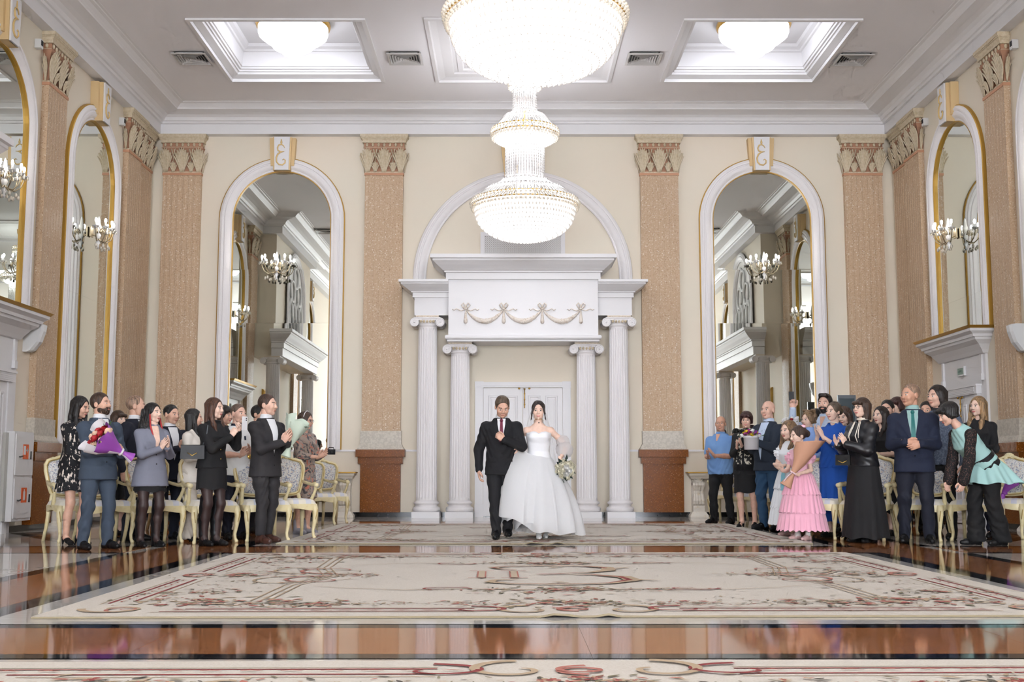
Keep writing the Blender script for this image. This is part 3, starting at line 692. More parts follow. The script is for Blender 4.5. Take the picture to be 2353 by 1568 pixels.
# ------------------------------------------------------------------ sconces on the mirrors
mat('sconce_glass', (235, 236, 236), .08, spec=1.0, coat=1); mat('sconce_gold', (176, 162, 134), .35, .5); mat('sconce_drop', (226, 218, 200), .06, spec=1.0, coat=1)
def sconce(label, loc, rz):
    t = thing('crystal_sconce', label, 'sconce', loc, rz, 'crystal sconces on the mirrors')
    mb = MB(); mb.lathe([(.01, -.3), (.025, -.27), (.015, -.24), (.04, -.2), (.02, -.16), (.03, -.12), (.05, -.08), (.02, -.03), (.04, .02), (.045, .08), (.03, .12), (.02, .2), (.005, .24)], 12, c=(0, -.12)); mb.build('stem', 'sconce_glass', t, True)
    mb = MB(); mb.box(-.06, .06, -.02, 0, -.1, .06); mb.tube([(0, 0, -.05), (0, -.12, -.1)], .015, 8); mb.build('wall_plate', 'sconce_gold', t)
    for i, a in enumerate((-1.35, -.75, 0, .75, 1.35)):
        s, c = math.sin(a), -math.cos(a); R = .27 if i not in (2,) else .24
        P = lambda q, z: (s*R*q, -.12+c*R*q*.9, z)
        mb = MB(); mb.tube([P(0, -.12), P(.25, -.17), P(.55, -.19), P(.85, -.13), P(1, -.04), P(1, .0)], .009, 6)
        mb.tube([P(.1, -.05), P(.3, .02), P(.45, -.02), P(.4, -.06)], .006, 6); arm = mb.build('arm', 'sconce_gold', t, True)
        zt = .0+(.1 if i in (1, 3) else 0)*0
        mb = MB(); x, y, _ = P(1, 0); mb.lathe([(.01, -.01), (.03, .0), (.055, .025), (.06, .03), (.05, .03), (.015, .01)], 12, c=(x, y)); mb.lathe([(.012, .01), (.012, .09)], 8, c=(x, y)); mb.build('candle_cup', 'sconce_glass', arm, True)
        mb = MB(); mb.ell((x, y, .125), (.02, .02, .038), 8, 6); mb.build('bulb', 'candle_glow', arm, True)
        mb = MB()
        for k in range(7):
            b = 2*PI*k/7; mb.ell((x+.055*math.cos(b), y+.055*math.sin(b), .0), (.008, .008, .022), 5, 4)
        q = P(.75, -.27); mb.ell(q, (.022, .022, .034), 6, 5); q = P(.45, -.3); mb.ell(q, (.018, .018, .028), 6, 5); o = mb.build('drops', 'sconce_drop', arm, True); o['kind'] = 'stuff'
    return t
SZ = 4.7
for lab, loc, rz in (('crystal candle sconce on the left mirror of the back wall', (-4.62, RD-.03, SZ), 0), ('crystal candle sconce on the right mirror of the back wall', (4.53, RD-.03, SZ), 0),
    ('crystal candle sconce on the far left wall mirror', (-RW+.03, 18.7, SZ), PI/2), ('crystal candle sconce on the right wall mirror above the door', (RW-.03, 18.8, SZ), -PI/2),
    ('crystal candle sconce at the left frame edge', (-RW+.03, 15.15, SZ), PI/2), ('crystal candle sconce on right wall just outside the frame', (RW-.03, 15.15, SZ), -PI/2)):
    sconce(lab, loc, rz)
# ------------------------------------------------------------------ side porticos (seen in the back mirrors)
mat('tracery_white', (236, 234, 230), .6); mat('painting', (196, 190, 180), .6, noise=(5, (110, 108, 112), .4, .7))
for sx, sd in ((-1, 'left'), (1, 'right')):
    t = thing('side_portico', f'white columned portico on {sd} wall, seen in the back mirror', 'portico', (sx*STEP, 10, 0), -sx*PI/2)
    mb = MB(); mb.box(-2.85, 2.85, -.3, 0, 3.9, 4.15); crown(mb, -2.85, 2.85, .3, 4.12, 4.6, .3)
    mb.build('entablature', 'white_paint', t)
    for k, xx in enumerate((-2.7, 2.7)):
        column(f'fluted column of the {sd} side portico, ' + ('nearer the back wall' if (xx*sx < 0) == (sx < 0) and False else ('one end' if k else 'other end')), sx*(STEP-.03), 10-sx*xx*-1 if False else 10+xx, 3.9, .2)
    mb = MB(); sweep(mb, arch_path(1.15, 4.6, 5.75), FRAME); mb.build('arch_frame', 'white_stucco', t, 'auto')
    mb = MB(); pth = arch_path(1.16, 4.6, 5.75); mb.prism(pth[::-1], -.02, 0); pan = mb.build('niche', 'tracery_white', t)
    mb = MB()
    for c in (-.75, -.25, .25, .75):
        for i in range(9): pass
        mb.tube([(c-.25, -.05, 4.6), (c-.25, -.05, 5.2), (c-.18, -.05, 5.5), (c, -.05, 5.72)], .035, 6); mb.tube([(c+.25, -.05, 4.6), (c+.25, -.05, 5.2), (c+.18, -.05, 5.5), (c, -.05, 5.72)], .035, 6)
    for c in (-.5, .5): mb.tube([(c+.3*math.cos(a), -.05, 5.95+.3*math.sin(a)) for a in np.linspace(0, 2*PI, 17)[:-1]], .035, 6, True)
    mb.tube([(.3*math.cos(a), -.05, 6.4+.3*math.sin(a)) for a in np.linspace(0, 2*PI, 17)[:-1]], .035, 6, True); mb.build('tracery', 'tracery_white', t, True)
    p = thing('framed_painting', f'gilt framed painting inside the {sd} portico, seen in mirror', 'painting', (sx*RW, 10.6, 2.1), -sx*PI/2)
    mb = MB(); sweep(mb, [(-.7, -.9), (-.7, .9), (.7, .9), (.7, -.9)], [(0, .01), (0, .05), (.06, .08), (.12, .05), (.14, 0)], True); mb.build('frame', 'gold_paint', p)
    mb = MB(); mb.box(-.7, .7, -.02, 0, -.9, .9); mb.build('canvas', 'painting', p)
# ------------------------------------------------------------------ wall devices
def device(label, name, cat, loc, rz, parts):
    t = thing(name, label, cat, loc, rz)
    for nm, m, b in parts: mb = MB(); mb.box(*b); mb.build(nm, m, t)
    return t
for lab, loc, rz in (('white motion sensor under the cornice at far left wall', (-RW, 19.95, 6.9), PI/2), ('white motion sensor high at the top left frame corner', (-RW, 16.3, 6.93), PI/2),
                     ('white motion sensor under the cornice at far right wall', (RW, 19.95, 6.9), -PI/2), ('white motion sensor high at the top right frame corner', (RW, 16.3, 6.93), -PI/2)):
    t = thing('motion_sensor', lab, 'sensor', loc, rz, 'wall sensors')
    mb = MB(); mb.box(-.045, .045, -.09, 0, -.07, .06); mb.build('case', 'plastic_white', t)
    mb = MB(); mb.box(-.034, .034, -.094, -.089, -.03, .045); mb.build('lens', 'plastic_black', t)
for lab, loc, rz in (('white wall loudspeaker on the left pilaster', (-RW+.0, 16.42, 2.68), PI/2), ('white wall loudspeaker on the right pilaster at frame edge', (RW, 16.42, 2.68), -PI/2)):
    t = thing('wall_speaker', lab, 'speaker', loc, rz, 'wall loudspeakers')
    mb = MB(); rs = []
    for z, d in ((-.19, .06), (-.17, .1), (-.05, .19), (.1, .24), (.19, .25), (.21, .2)): rs.append([(-.09, 0, z), (-.09, -d, z), (-.05, -d-.03, z), (.05, -d-.03, z), (.09, -d, z), (.09, 0, z)])
    mb.rings(rs); mb.build('case', 'plastic_white', t)
    mb = MB(); mb.ell((0, -.15, -.12), (.012, .01, .012), 8, 6); mb.build('badge', 'plastic_black', t)
# fire hose cabinets
mat('cab_white', (224, 222, 220), .45); mat('cab_grey', (190, 188, 180), .5); mat('sticker_orange', (226, 96, 36), .5)
def cabinet(label, loc, rz):
    t = thing('fire_cabinet', label, 'cabinet', loc, rz, 'white fire hose cabinets')
    mb = MB(); mb.box(-.31, .31, -.2, 0, .16, 1.36); mb.build('body', 'cab_white', t)
    mb = MB(); mb.box(-.40, -.31, -.12, 0, .17, 1.34); mb.build('side_pipe_cover', 'cab_grey', t)
    for k, (a, b) in enumerate(((.2, .73), (.77, 1.33))):
        mb = MB(); mb.box(-.28, .29, -.215, -.2, a, b); d = mb.build('door', 'cab_white', t)
        mb = MB(); mb.box(.19, .225, -.222, -.214, (a+b)/2-.06, (a+b)/2+.05); mb.build('handle', 'plastic_black', d)
        mb = MB(); mb.box(-.06, .12, -.219, -.214, (a+b)/2-.06, (a+b)/2+.14); st = mb.build('sticker', 'sticker_orange', d)
        mb = MB()
        if k: mb.box(-.05, .02, -.221, -.2185, (a+b)/2+.0, (a+b)/2+.12); mb.box(.04, .1, -.221, -.2185, (a+b)/2+.05, (a+b)/2+.07); mb.box(.06, .08, -.221, -.2185, (a+b)/2+.03, (a+b)/2+.09)
        else: mb.box(.0, .06, -.221, -.2185, (a+b)/2-.03, (a+b)/2+.09); mb.box(.02, .04, -.221, -.2185, (a+b)/2+.09, (a+b)/2+.12)
        mb.build('pictogram', 'cab_white', st)
        mb = MB(); mb.tube([(-.17, -.215, (a+b)/2-.03), (-.17, -.235, (a+b)/2-.03), (-.12, -.24, (a+b)/2-.02)], .01, 6); mb.build('lock', 'vent_dark', d, True)
cabinet('white fire hose cabinet with orange stickers by the left door', (-RW+.0, 16.05, 0), PI/2)
cabinet('white fire hose cabinet cut by the right frame edge', (RW-.0, 15.75, 0), -PI/2)
# ------------------------------------------------------------------ console shelves on scroll legs
mat('console_white', (232, 224, 210), .5, noise=(20, (222, 206, 176), .55, .75))
def scroll_leg():
    mb = MB(); mb.box(-.17, .17, -.26, -.02, 0, .03); mb.frustum(-.17, .17, -.26, -.02, .03, -.12, .12, -.22, -.02, .1); mb.box(-.105, .105, -.2, -.02, .1, .21)
    rs = []
    for z, d, w in ((.21, .16, .1), (.24, .2, .105), (.3, .225, .105), (.36, .2, .1), (.42, .17, .095), (.48, .17, .092), (.54, .2, .1), (.58, .23, .11), (.62, .22, .11), (.65, .17, .1), (.66, .1, .09)):
        rs.append([(-w, -.02, z), (-w, -d, z)] + [(-w+2*w*i/8, -d-.012*abs(math.sin(i*PI/2*1.0)) , z) for i in range(1, 8)] + [(w, -d, z), (w, -.02, z)])
    mb.rings(rs); mb.box(-.11, .11, -.07, 0, .2, .78)
    return mb.mesh('scroll_leg', 'console_white')
SLEG = scroll_leg()
mb = MB()
for i in range(7):
    a = PI*i/6; mb.tube([(0, -.19, .64), (.09*math.cos(a), -.165, .64+.09*math.sin(a))], [.012, .022], 6)
SHELL = mb.mesh('shell', 'console_white', True)
def console(label, loc, rz, hw=1.42):
    t = thing('console_shelf', label, 'console', loc, rz, 'white wall consoles')
    mb = MB(); rs = []
    for o, z in ((0, .70), (.01, .72), (.05, .76), (.07, .76), (.075, .79), (.09, .80)): rs.append([(-hw-o*.6, 0, z), (-hw-o*.6, -.22-o, z), (hw+o*.6, -.22-o, z), (hw+o*.6, 0, z)])
    mb.rings(rs); mb.build('shelf', 'console_white', t)
    mb = MB(); mb.box(-hw-.07, hw+.07, -.33, 0, .80, .825); mb.build('gilt_top', 'gold_paint', t)
    for s in (-1, 1):
        l = obj('scroll_leg', SLEG, t, (s*(hw-.14), 0, 0)); obj('shell', SHELL, l)
    return t
console('white scroll-legged console under the left back wall mirror', (-4.55, RD, 0), 0)
console('white scroll-legged console under the right back wall mirror', (4.5, RD, 0), 0)
console('white scroll-legged console under the far left wall mirror', (-RW, 18.75, 0), PI/2, 1.35)
console('white scroll-legged console on right wall at the frame edge', (RW, 15.05, 0), -PI/2, 1.4)
# ------------------------------------------------------------------ rugs
mat('rug_cream', (208, 201, 190), .95, noise=(120, (198, 189, 176), .4, .65))
mat('rug_edge', (140, 128, 104), .95)
RUGC = dict(red=(134, 52, 50), rose=(172, 108, 94), tan=(178, 156, 128), olive=(126, 118, 92), dark=(86, 80, 70), sand=(188, 172, 148))
for k, c in RUGC.items(): mat('rug_'+k, c, .95)
PAT = {k: MB() for k in RUGC}
ZC = [0.0]
def zup():
    ZC[0] += 1e-6; return ZC[0]
def ribbon(col, pts, w, z=.0):
    z = zup()*1.0+.0008
    pts = [Vector(p) for p in pts]; N = len(pts); vs = []; fs = []
    for i, p in enumerate(pts):
        t = pts[min(i+1, N-1)]-pts[max(i-1, 0)]
        n = Vector((-t.y, t.x)); n = n.normalized() if n.length > 1e-9 else Vector((0, 1))
        ww = w[i] if isinstance(w, (list, tuple)) else w
        vs += [(p.x+n.x*ww/2, p.y+n.y*ww/2, z+i*1.5e-5), (p.x-n.x*ww/2, p.y-n.y*ww/2, z+i*1.5e-5)]
    for i in range(N-1): fs.append((2*i, 2*i+1, 2*i+3, 2*i+2))
    PAT[col].add(vs, fs)
rr = random.Random(3)
def blob(col, x, y, rx, ry, a, z=.0, n=7):
    z = zup()+.0012; c, s = math.cos(a), math.sin(a); vs = []
    for k in range(n):
        b = 2*PI*k/n; q = 1+rr.uniform(-.25, .25); u, v = rx*q*math.cos(b), ry*q*math.sin(b); vs.append((x+u*c-v*s, y+u*s+v*c, z))
    PAT[col].add(vs, [tuple(range(n))])
def leafy(x, y, L, a, col='olive'):
    zz = zup(); c, s = math.cos(a), math.sin(a); pts = [(0, 0), (.3, .16), (.7, .12), (1, 0), (.65, -.14), (.3, -.13)]
    PAT[col].add([(x+L*(u*c-v*s), y+L*(u*s+v*c), zz) for u, v in pts], [tuple(range(6))])
def posy(x, y, r, n=3):
    for k in range(n*16): leafy(x+rr.gauss(0, r*.85), y+rr.gauss(0, r*.5), r*rr.uniform(.14, .42), rr.uniform(0, 6.28), rr.choice(['olive', 'olive', 'tan', 'sand', 'dark', 'tan', 'rose']))
    for k in range(n*2):
        cx, cy = x+rr.gauss(0, r*.6), y+rr.gauss(0, r*.3); q = r*rr.uniform(.08, .18)
        for i in range(6): blob(rr.choice(['red', 'rose', 'rose', 'tan', 'sand', 'tan']), cx+q*.7*math.cos(i*1.05), cy+q*.7*math.sin(i*1.05), q*.55, q*.34, i*1.05, .0008, 6)
        blob('red', cx, cy, q*.4, q*.4, 0, .0012)
def curl(col, x, y, r, a0, turns, w, d=1, ex=1.0):
    pts = []; ws = []; n = 26
    for i in range(n+1):
        u = i/n; q = r*(1-u*.85); a = a0+d*turns*2*PI*u; pts.append((x+q*math.cos(a)*ex, y+q*math.sin(a))); ws.append(w*(1-.55*u))
    ribbon(col, pts, ws, .0006)
RHX, RHY = 3.04, 2.62
def rect(col, ins, w):
    x, y = RHX-ins, RHY-ins; e = .42
    for s in (-1, 1):
        ribbon(col, [(-x+e, s*y), (-.6, s*y)], w); ribbon(col, [(.6, s*y), (x-e, s*y)], w)
        ribbon(col, [(s*x, -y+e), (s*x, -.35)], w); ribbon(col, [(s*x, .35), (s*x, y-e)], w)
rect('red', .22, .02); rect('red', .34, .022); rect('tan', .40, .01); rect('sand', .18, .012)
for s in (-1, 1):
    for q in np.arange(-2.2, 2.21, .22): posy(q+rr.uniform(-.05, .05), s*(RHY-.58+rr.uniform(-.05, .05)), .1, 1)
    for q in np.arange(-1.7, 1.71, .3): posy(s*(RHX-.6+rr.uniform(-.05, .05)), q, .1, 1)
    for q in np.arange(-.9, .91, .45): posy(q, s*(1.15+.05*math.sin(q*4)), .09, 1)
for s in (-1, 1):
    for q in np.arange(-RHX+.7, RHX-.7, .16):
        if abs(q) > .55: ribbon('rose', [(q, s*(RHY-.28)), (q+.04, s*(RHY-.265)), (q+.09, s*(RHY-.285))], [.008, .016, .004])
    for q in np.arange(-RHY+.7, RHY-.7, .16):
        if abs(q) > .4: ribbon('rose', [(s*(RHX-.28), q), (s*(RHX-.265), q+.04), (s*(RHX-.285), q+.09)], [.008, .016, .004])
    for off in (0, .06, .11): ribbon('tan', [(s*(RHX-1.05-off), -RHY+.75), (s*(RHX-1.08-off), -.8), (s*(RHX-1.25-off), -.1), (s*(RHX-1.08-off), .7), (s*(RHX-1.05-off), RHY-.75)], .012)
    for u in (-1, 1):
        posy(s*(RHX-.75), u*(RHY-.72), .3, 5); posy(s*(RHX-1.35), u*(RHY-.62), .26, 4); posy(s*(RHX-.62), u*(RHY-1.3), .24, 3)
        curl('tan', s*(RHX-.36), u*(RHY-.34), .2, 0 if s > 0 else PI, 1.1, .05, s*u); curl('rose', s*(RHX-.42), u*(RHY-.3), .12, PI/2*u, 1.2, .025, -s*u)
        for q in (.9, 1.45, 1.9): posy(s*(RHX-RHX+q*s*s-.0) if False else s*(q-.2), u*(RHY-.62), .19, 2)
        posy(0, u*(RHY-.62), .24, 4)
        curl('tan', .28*s, u*(RHY-.26), .22, PI/2, .9, .05, -s); curl('red', .62*s, u*(RHY-.28), .16, PI/2, .8, .04, s, 1.6); curl('rose', 0, u*(RHY-.28), .1, s*PI/2, 1, .035, s, 1.4)
        posy(0, u*1.18, .26, 3); posy(s*.55, u*1.2, .18, 2)
        ribbon('tan', [(s*.2, u*1.2), (s*.7, u*1.12), (s*1.1, u*1.2), (s*1.5, u*1.05), (s*1.75, u*.9)], [.03, .02, .018, .014, .006])
        curl('red', s*.85, u*1.12, .13, 0, .9, .03, s*u, 1.6)
        curl('rose', s*1.75, u*.42, .34, -u*PI/2, .8, .035, s*u, 1.1); curl('tan', s*1.95, u*.5, .42, -u*PI/2, .7, .03, s*u, 1.0); curl('tan', s*1.62, u*.3, .25, -u*PI/2, .8, .02, s*u)
        posy(s*2.1, u*.62, .2, 1); posy(s*1.7, u*.1, .17, 2)
    posy(s*(RHX-.62), 0, .28, 4); posy(s*1.55, 0, .2, 2); posy(s*2.25, .25, .2, 1)
    curl('rose', s*(RHX-.3), 0, .16, PI/2, 1, .035, 1); curl('rose', s*(RHX-.3), 0, .16, -PI/2, 1, .035, -1)
# monogram: the letter and numeral, read from the far side
E2 = [(-.30, .42), (-.44, .52), (-.50, .66), (-.36, .78), (-.05, .84), (.28, .80), (.46, .62), (.44, .36), (.28, .16), (.0, .06), (.28, -.06), (.5, -.26), (.54, -.52), (.36, -.76), (.0, -.86), (-.34, -.80), (-.52, -.66), (-.48, -.50), (-.3, -.42)]
ws = [.02, .05, .08, .05, .035, .05, .11, .13, .06, .025, .06, .13, .14, .06, .04, .05, .09, .06, .02]
ribbon('tan', E2, ws, .0006); ribbon('red', [(x*.97-.01, y*.97) for x, y in E2], [w*.35 for w in ws], .001)
ribbon('tan', [(.1, .74), (-.02, .68), (.04, .60)], [.03, .05, .02]); ribbon('tan', [(.05, -.74), (-.05, -.68), (.02, -.62)], [.03, .05, .02])
ribbon('red', [(.1, .03), (-.1, .0), (-.16, 0)], [.02, .05, .02], .0008); ribbon('tan', [(.45, .5), (.6, .62), (.66, .7)], [.06, .03, .006]); ribbon('tan', [(.5, -.45), (.66, -.5), (.74, -.55)], [.06, .04, .006])
for x in (-.58, -.33):
    ribbon('sand', [(x, -.3), (x, .3)], .05, .0006)
    for s in (-1, 1): ribbon('rose', [(x+s*.03, -.26), (x+s*.03, .26)], .012, .0008); ribbon('rose', [(x-.1, s*.3), (x+.1, s*.3)], .02, .0008)
RUGBASE = None
def rug_mesh():
    mb = MB(); nx, ny = 80, 24; vs = []; fs = []
    def hz(x, y):
        e = max(0, 1-(y+RHY)/.35); b = .0
        for c, w, h in ((-.12, .05, .02), (.14, .04, .014)): b += h*math.exp(-((x-c)/w)**2)
        return .012+e*e*b
    xs_ = np.linspace(-RHX, RHX, nx+1); ys_ = np.concatenate([-RHY+np.linspace(0, .4, 9), np.linspace(-RHY+.8, RHY, ny-8)])
    for y in ys_:
        for x in xs_: vs.append((x, y, hz(x, y)))
    W_ = nx+1
    for j in range(len(ys_)-1):
        for i in range(nx): fs.append((j*W_+i, j*W_+i+1, (j+1)*W_+i+1, (j+1)*W_+i))
    mb.add(vs, fs)
    mb.cur = 1
    for (a, b) in (([(x, -RHY) for x in xs_], 0), ([(x, RHY) for x in xs_], 0), ([(-RHX, y) for y in ys_], 0), ([(RHX, y) for y in ys_], 0)):
        n = len(a); top = [(x, y, hz(x, y)) for x, y in a]; bot = [(x, y, max(.0005, hz(x, y)-.012)) for x, y in a]
        mb.add(top+bot, [(i, i+1, n+i+1, n+i) for i in range(n-1)])
    return mb.mesh('pile', ['rug_cream', 'rug_edge'], True)
RUG = rug_mesh(); PM = {k: v.mesh('woven_'+k, 'rug_'+k) for k, v in PAT.items()}
for lab, x, y in (('cream floral rug with red monogram in the middle of the floor', .12, 9.28), ('cream floral rug under the bride and groom', .15, 16.08), ('cream floral rug along the bottom edge of the photo', .1, 2.47)):
    t = thing('rug', lab, 'rug', (x, y, .001), math.radians(.8) if y < 12 else 0, 'cream floral rugs')
    obj('pile', RUG, t)
    for k, m in PM.items(): o = obj('woven_pattern', m, t, (0, 0, .0135)); o['kind'] = 'stuff'; o['label'] = f'{k} flowers and scrolls'
# ------------------------------------------------------------------ chairs
mat('chair_cream', (226, 212, 168), .4, noise=(14, (212, 192, 138), .5, .75)); mat('chair_gilt', (186, 158, 96), .4, .3)
def damask(name, c0, c1, c2, sc):
    m = mat(name, c0, .8, sheen=.3); nt = m.node_tree; N = nt.nodes.new; L = nt.links.new; b = nt.nodes['Principled BSDF']
    tc = N('ShaderNodeTexCoord'); pv = c0; prev = None
    for i, (c, s_, lo, hi) in enumerate(((c1, sc, .53, .58), (c2, sc*.8, .58, .62))):
        nz = N('ShaderNodeTexNoise'); nz.inputs['Scale'].default_value = s_; nz.inputs['Detail'].default_value = 1.5; nz.inputs['Distortion'].default_value = 2.5
        mp = N('ShaderNodeMapping'); mp.inputs['Location'].default_value = (i*5, i*3, i); L(tc.outputs['Object'], mp.inputs[0]); L(mp.outputs[0], nz.inputs['Vector'])
        r = N('ShaderNodeMapRange'); r.inputs[1].default_value = lo; r.inputs[2].default_value = hi; L(nz.outputs['Fac'], r.inputs[0])
        mx = N('ShaderNodeMix'); mx.data_type = 'RGBA'; mx.inputs[7].default_value = lin(c); L(r.outputs[0], mx.inputs[0])
        if prev is None: mx.inputs[6].default_value = lin(c0)
        else: L(prev, mx.inputs[6])
        prev = mx.outputs[2]
    L(prev, b.inputs['Base Color']); return m
damask('chair_damask', (214, 212, 206), (132, 138, 156), (196, 176, 160), 26)
mat('seat_blue', (206, 206, 212), .8, sheen=.3); mat('seat_cream', (226, 218, 200), .8, sheen=.3)
def make_chair():
    t = thing('armchair', 'cream carved armchair', 'armchair')
    W2, D2 = .28, .26
    # seat cushion of padded stripes
    mb = MB(); n = 24; vs = []; fs = []
    for j in range(n+1):
        for i in range(n+1):
            u, v = i/n*2-1, j/n*2-1
            e = (1-u**8)*(1-v**8); x = u*(W2-.012)*(1-.04*(v+1)); y = v*(D2-.005)
            z = .425+.055*e**.35 + .008*abs(math.sin(u*PI*3.5))*e + .005*abs(math.sin(v*PI*3.5))*e
            vs.append((x, y, z)); 
    for j in range(n):
        for i in range(n): fs.append((j*(n+1)+i, j*(n+1)+i+1, (j+1)*(n+1)+i+1, (j+1)*(n+1)+i))
    b0 = len(mb.f); mb.add(vs, fs)
    mb.m = [(1 if int((f % n)/n*7) % 2 else 0) for f in range(len(fs))]
    mb.build('seat', ['seat_cream', 'seat_blue'], t, True)
    # seat frame with scalloped apron
    mb = MB(); N = 48; top, bot = [], []
    path = []
    for k in range(N):
        a = 2*PI*k/N; c, s = math.cos(a), math.sin(a); q = (abs(c)**6+abs(s)**6)**(-1/6); x, y = c*q*W2, s*q*(D2+.005)
        x *= (1-.06*(y/D2+1)/2); path.append((x, y))
    rs = []
    for o, zz in ((-.03, .34), (0, .0), (.006, .40), (.004, .428), (-.03, .428)):
        r = []
        for k, (x, y) in enumerate(path):
            L_ = math.hypot(x, y); z = zz
            if zz == 0: z = .345+.035*(.5+.5*math.cos(4*math.atan2(y, x)*1.0))*.8
            if zz == .34: z = .35+.035*(.5+.5*math.cos(4*math.atan2(y, x)))*.8
            r.append((x*(1+o/L_), y*(1+o/L_), z))
        rs.append(r)
    mb.rings(rs, cap=False); mb.build('seat_frame', 'chair_cream', t, 'auto')
    # legs
    for sx in (-1, 1):
        x, y = sx*(W2-.035), -D2+.035
        mb = MB(); mb.tube([(x, y, .42), (x+sx*.008, y-.012, .36), (x+sx*.012, y-.02, .30), (x+sx*.004, y-.012, .2), (x-sx*.008, y+.002, .1), (x-sx*.004, y-.004, .045), (x+sx*.006, y-.018, .02), (x+sx*.006, y-.018, 0)], [.036, .04, .036, .026, .019, .018, .024, .02], 8); mb.build('leg', 'chair_cream', t, True)
        mb = MB(); mb.tube([(x+sx*.028, y-.055, .36), (x+sx*.018, y-.053, .3), (x+sx*.005, y-.04, .24)], .006, 5); mb.build('leg_carving', 'chair_gilt', t, True)
        y = D2-.03; x = sx*(W2-.055)
        mb = MB(); mb.tube([(x, y, .42), (x, y+.002, .3), (x+sx*.01, y+.03, .15), (x+sx*.02, y+.085, 0)], [.03, .027, .022, .022], 8); mb.build('leg', 'chair_cream', t, True)
    # back: waisted shield frame, leaning back
    def bp(x, z): return (x, D2-.02+(z-.45)*.2+.05*(x/.25)**2*-1*.6+.02, z)
    half = [(.15, .545), (.19, .57), (.215, .65), (.235, .75), (.25, .83), (.25, .9), (.22, .95), (.17, .965), (.12, .975), (.06, 1.0), (0, 1.01)]
    out = [(-x, z) for x, z in half[::-1]][0:]; ring = [(x, z) for x, z in half] + [(-x, z) for x, z in half[::-1][1:]] + [(-.07, .535), (0, .53), (.07, .535)]
    mb = MB(); mb.tube([bp(x, z) for x, z in ring], .026, 8, True)
    mb.tube([bp(-.17, .57), bp(-.19, .5), bp(-.2, .42)], [.026, .024, .026], 8); mb.tube([bp(.17, .57), bp(.19, .5), bp(.2, .42)], [.026, .024, .026], 8)
    fr = mb.build('backrest', 'chair_cream', t, True)
    mb = MB(); mb.tube([(a, b-.024, c) for a, b, c in [bp(x*.97, .53+(z-.53)*.985) for x, z in ring]], .007, 5, True); mb.build('gilt_line', 'chair_gilt', fr, True)
    mb = MB(); vs = []; c0 = bp(0, .77)
    inner = [(x*.9, .545+(z-.535)*.95) for x, z in ring]; n = len(inner)
    for q, d in ((1, 0), (.92, -.03), (.6, -.045), (.25, -.05)):
        for x, z in inner: p = bp(x*q, .77+(z-.77)*q); vs.append((p[0], p[1]+d, p[2]))
    vs.append((c0[0], c0[1]-.05, c0[2])); fs = []
    for r_ in range(3):
        for k in range(n): fs.append((r_*n+k, r_*n+(k+1) % n, (r_+1)*n+(k+1) % n, (r_+1)*n+k))
    for k in range(n): fs.append((3*n+k, 3*n+(k+1) % n, 4*n))
    for k in range(n): pass
    vb = len(vs); vs += [(x, y+.03, z) for x, y, z in vs[:n]]; fs.append(tuple(vb+k for k in range(n))); fs += [(k, (k+1) % n, vb+(k+1) % n, vb+k) for k in range(n)]
    mb.add(vs, fs); mb.build('back_panel', 'chair_damask', t, True)
    # crest
    mb = MB(); p = bp(0, 1.02)
    for i in range(7):
        a = PI*i/6; mb.tube([(0, p[1]-.01, 1.0), (.05*math.cos(a)*1.3, p[1]-.005, 1.0+.05*math.sin(a)*1.2)], [.014, .018], 6)
    for s in (-1, 1): mb.tube([(s*.02, p[1]-.02, 1.0), (s*.09, p[1]-.02, .985), (s*.14, p[1]-.025, .965), (s*.17, p[1]-.03, .975), (s*.155, p[1]-.03, .995)], [.018, .017, .015, .012, .01], 6)
    mb.build('crest', 'chair_cream', t, True)
    # arms
    for s in (-1, 1):
        q = bp(s*.235, .70)
        mb = MB(); mb.tube([q, (s*.265, .14, .675), (s*.285, .02, .66), (s*.29, -.1, .665), (s*.285, -.155, .66)], [.02, .02, .022, .026, .026], 8)
        mb.ell((s*.285, -.165, .655), (.034, .03, .03), 10, 8); arm = mb.build('armrest', 'chair_cream', t, True)
        mb = MB(); mb.tube([(s*.285, -.15, .65), (s*.285, -.135, .6), (s*.275, -.1, .54), (s*.262, -.04, .47), (s*.255, -.01, .41)], [.022, .019, .02, .026, .03], 8); mb.build('arm_support', 'chair_cream', arm, True)
        mb = MB(); mb.tube([(s*.29, -.12, .69), (s*.287, -.04, .684), (s*.28, .04, .683)], [.004, .01, .004], 5); mb.build('arm_carving', 'chair_gilt', arm, True)
    return t
CH = make_chair(); used = [False]
def chair(label, px, py, deg, group='carved cream armchairs'):
    global CH
    x, y = ground(px, py)
    c = CH if not used[0] else copy_tree(CH); used[0] = True
    c.location = (x, y, 0); c.rotation_euler = (0, 0, math.radians(deg)); c['label'] = label; c['group'] = group
    return c
chair('carved cream armchair at far left behind woman in patterned dress', 168, 1244, 40)
chair('carved cream armchair behind man with purple bouquet', 237, 1249, 38)
chair('carved cream armchair behind woman in grey blazer', 352, 1248, 36)
chair('carved cream armchair behind woman in black dress and tall boots', 478, 1247, 34)
chair('carved cream armchair behind man in charcoal suit', 600, 1243, 30)
chair('carved cream armchair beside woman in floral dress', 664, 1238, 26)
chair('carved cream armchair in back row left of floral dress', 722, 1206, 28)
chair('carved cream armchair farthest back near left console', 752, 1202, 26)
chair('carved cream armchair in second row behind man in white polo', 500, 1216, 34)
chair('carved cream armchair in second row behind man in navy jacket', 395, 1220, 36)
chair('carved cream armchair behind man in blue short sleeved shirt', 1674, 1196, -28)
chair('carved cream armchair behind woman with fringed scarf', 1726, 1203, -30)
chair('carved cream armchair behind man in blue jeans', 1792, 1210, -30)
chair('carved cream armchair right of girl in pink', 1888, 1238, -34)
chair('carved cream armchair behind woman in long black dress', 1997, 1241, -34)
chair('carved cream armchair behind and right of big man in navy suit', 2124, 1243, -34)
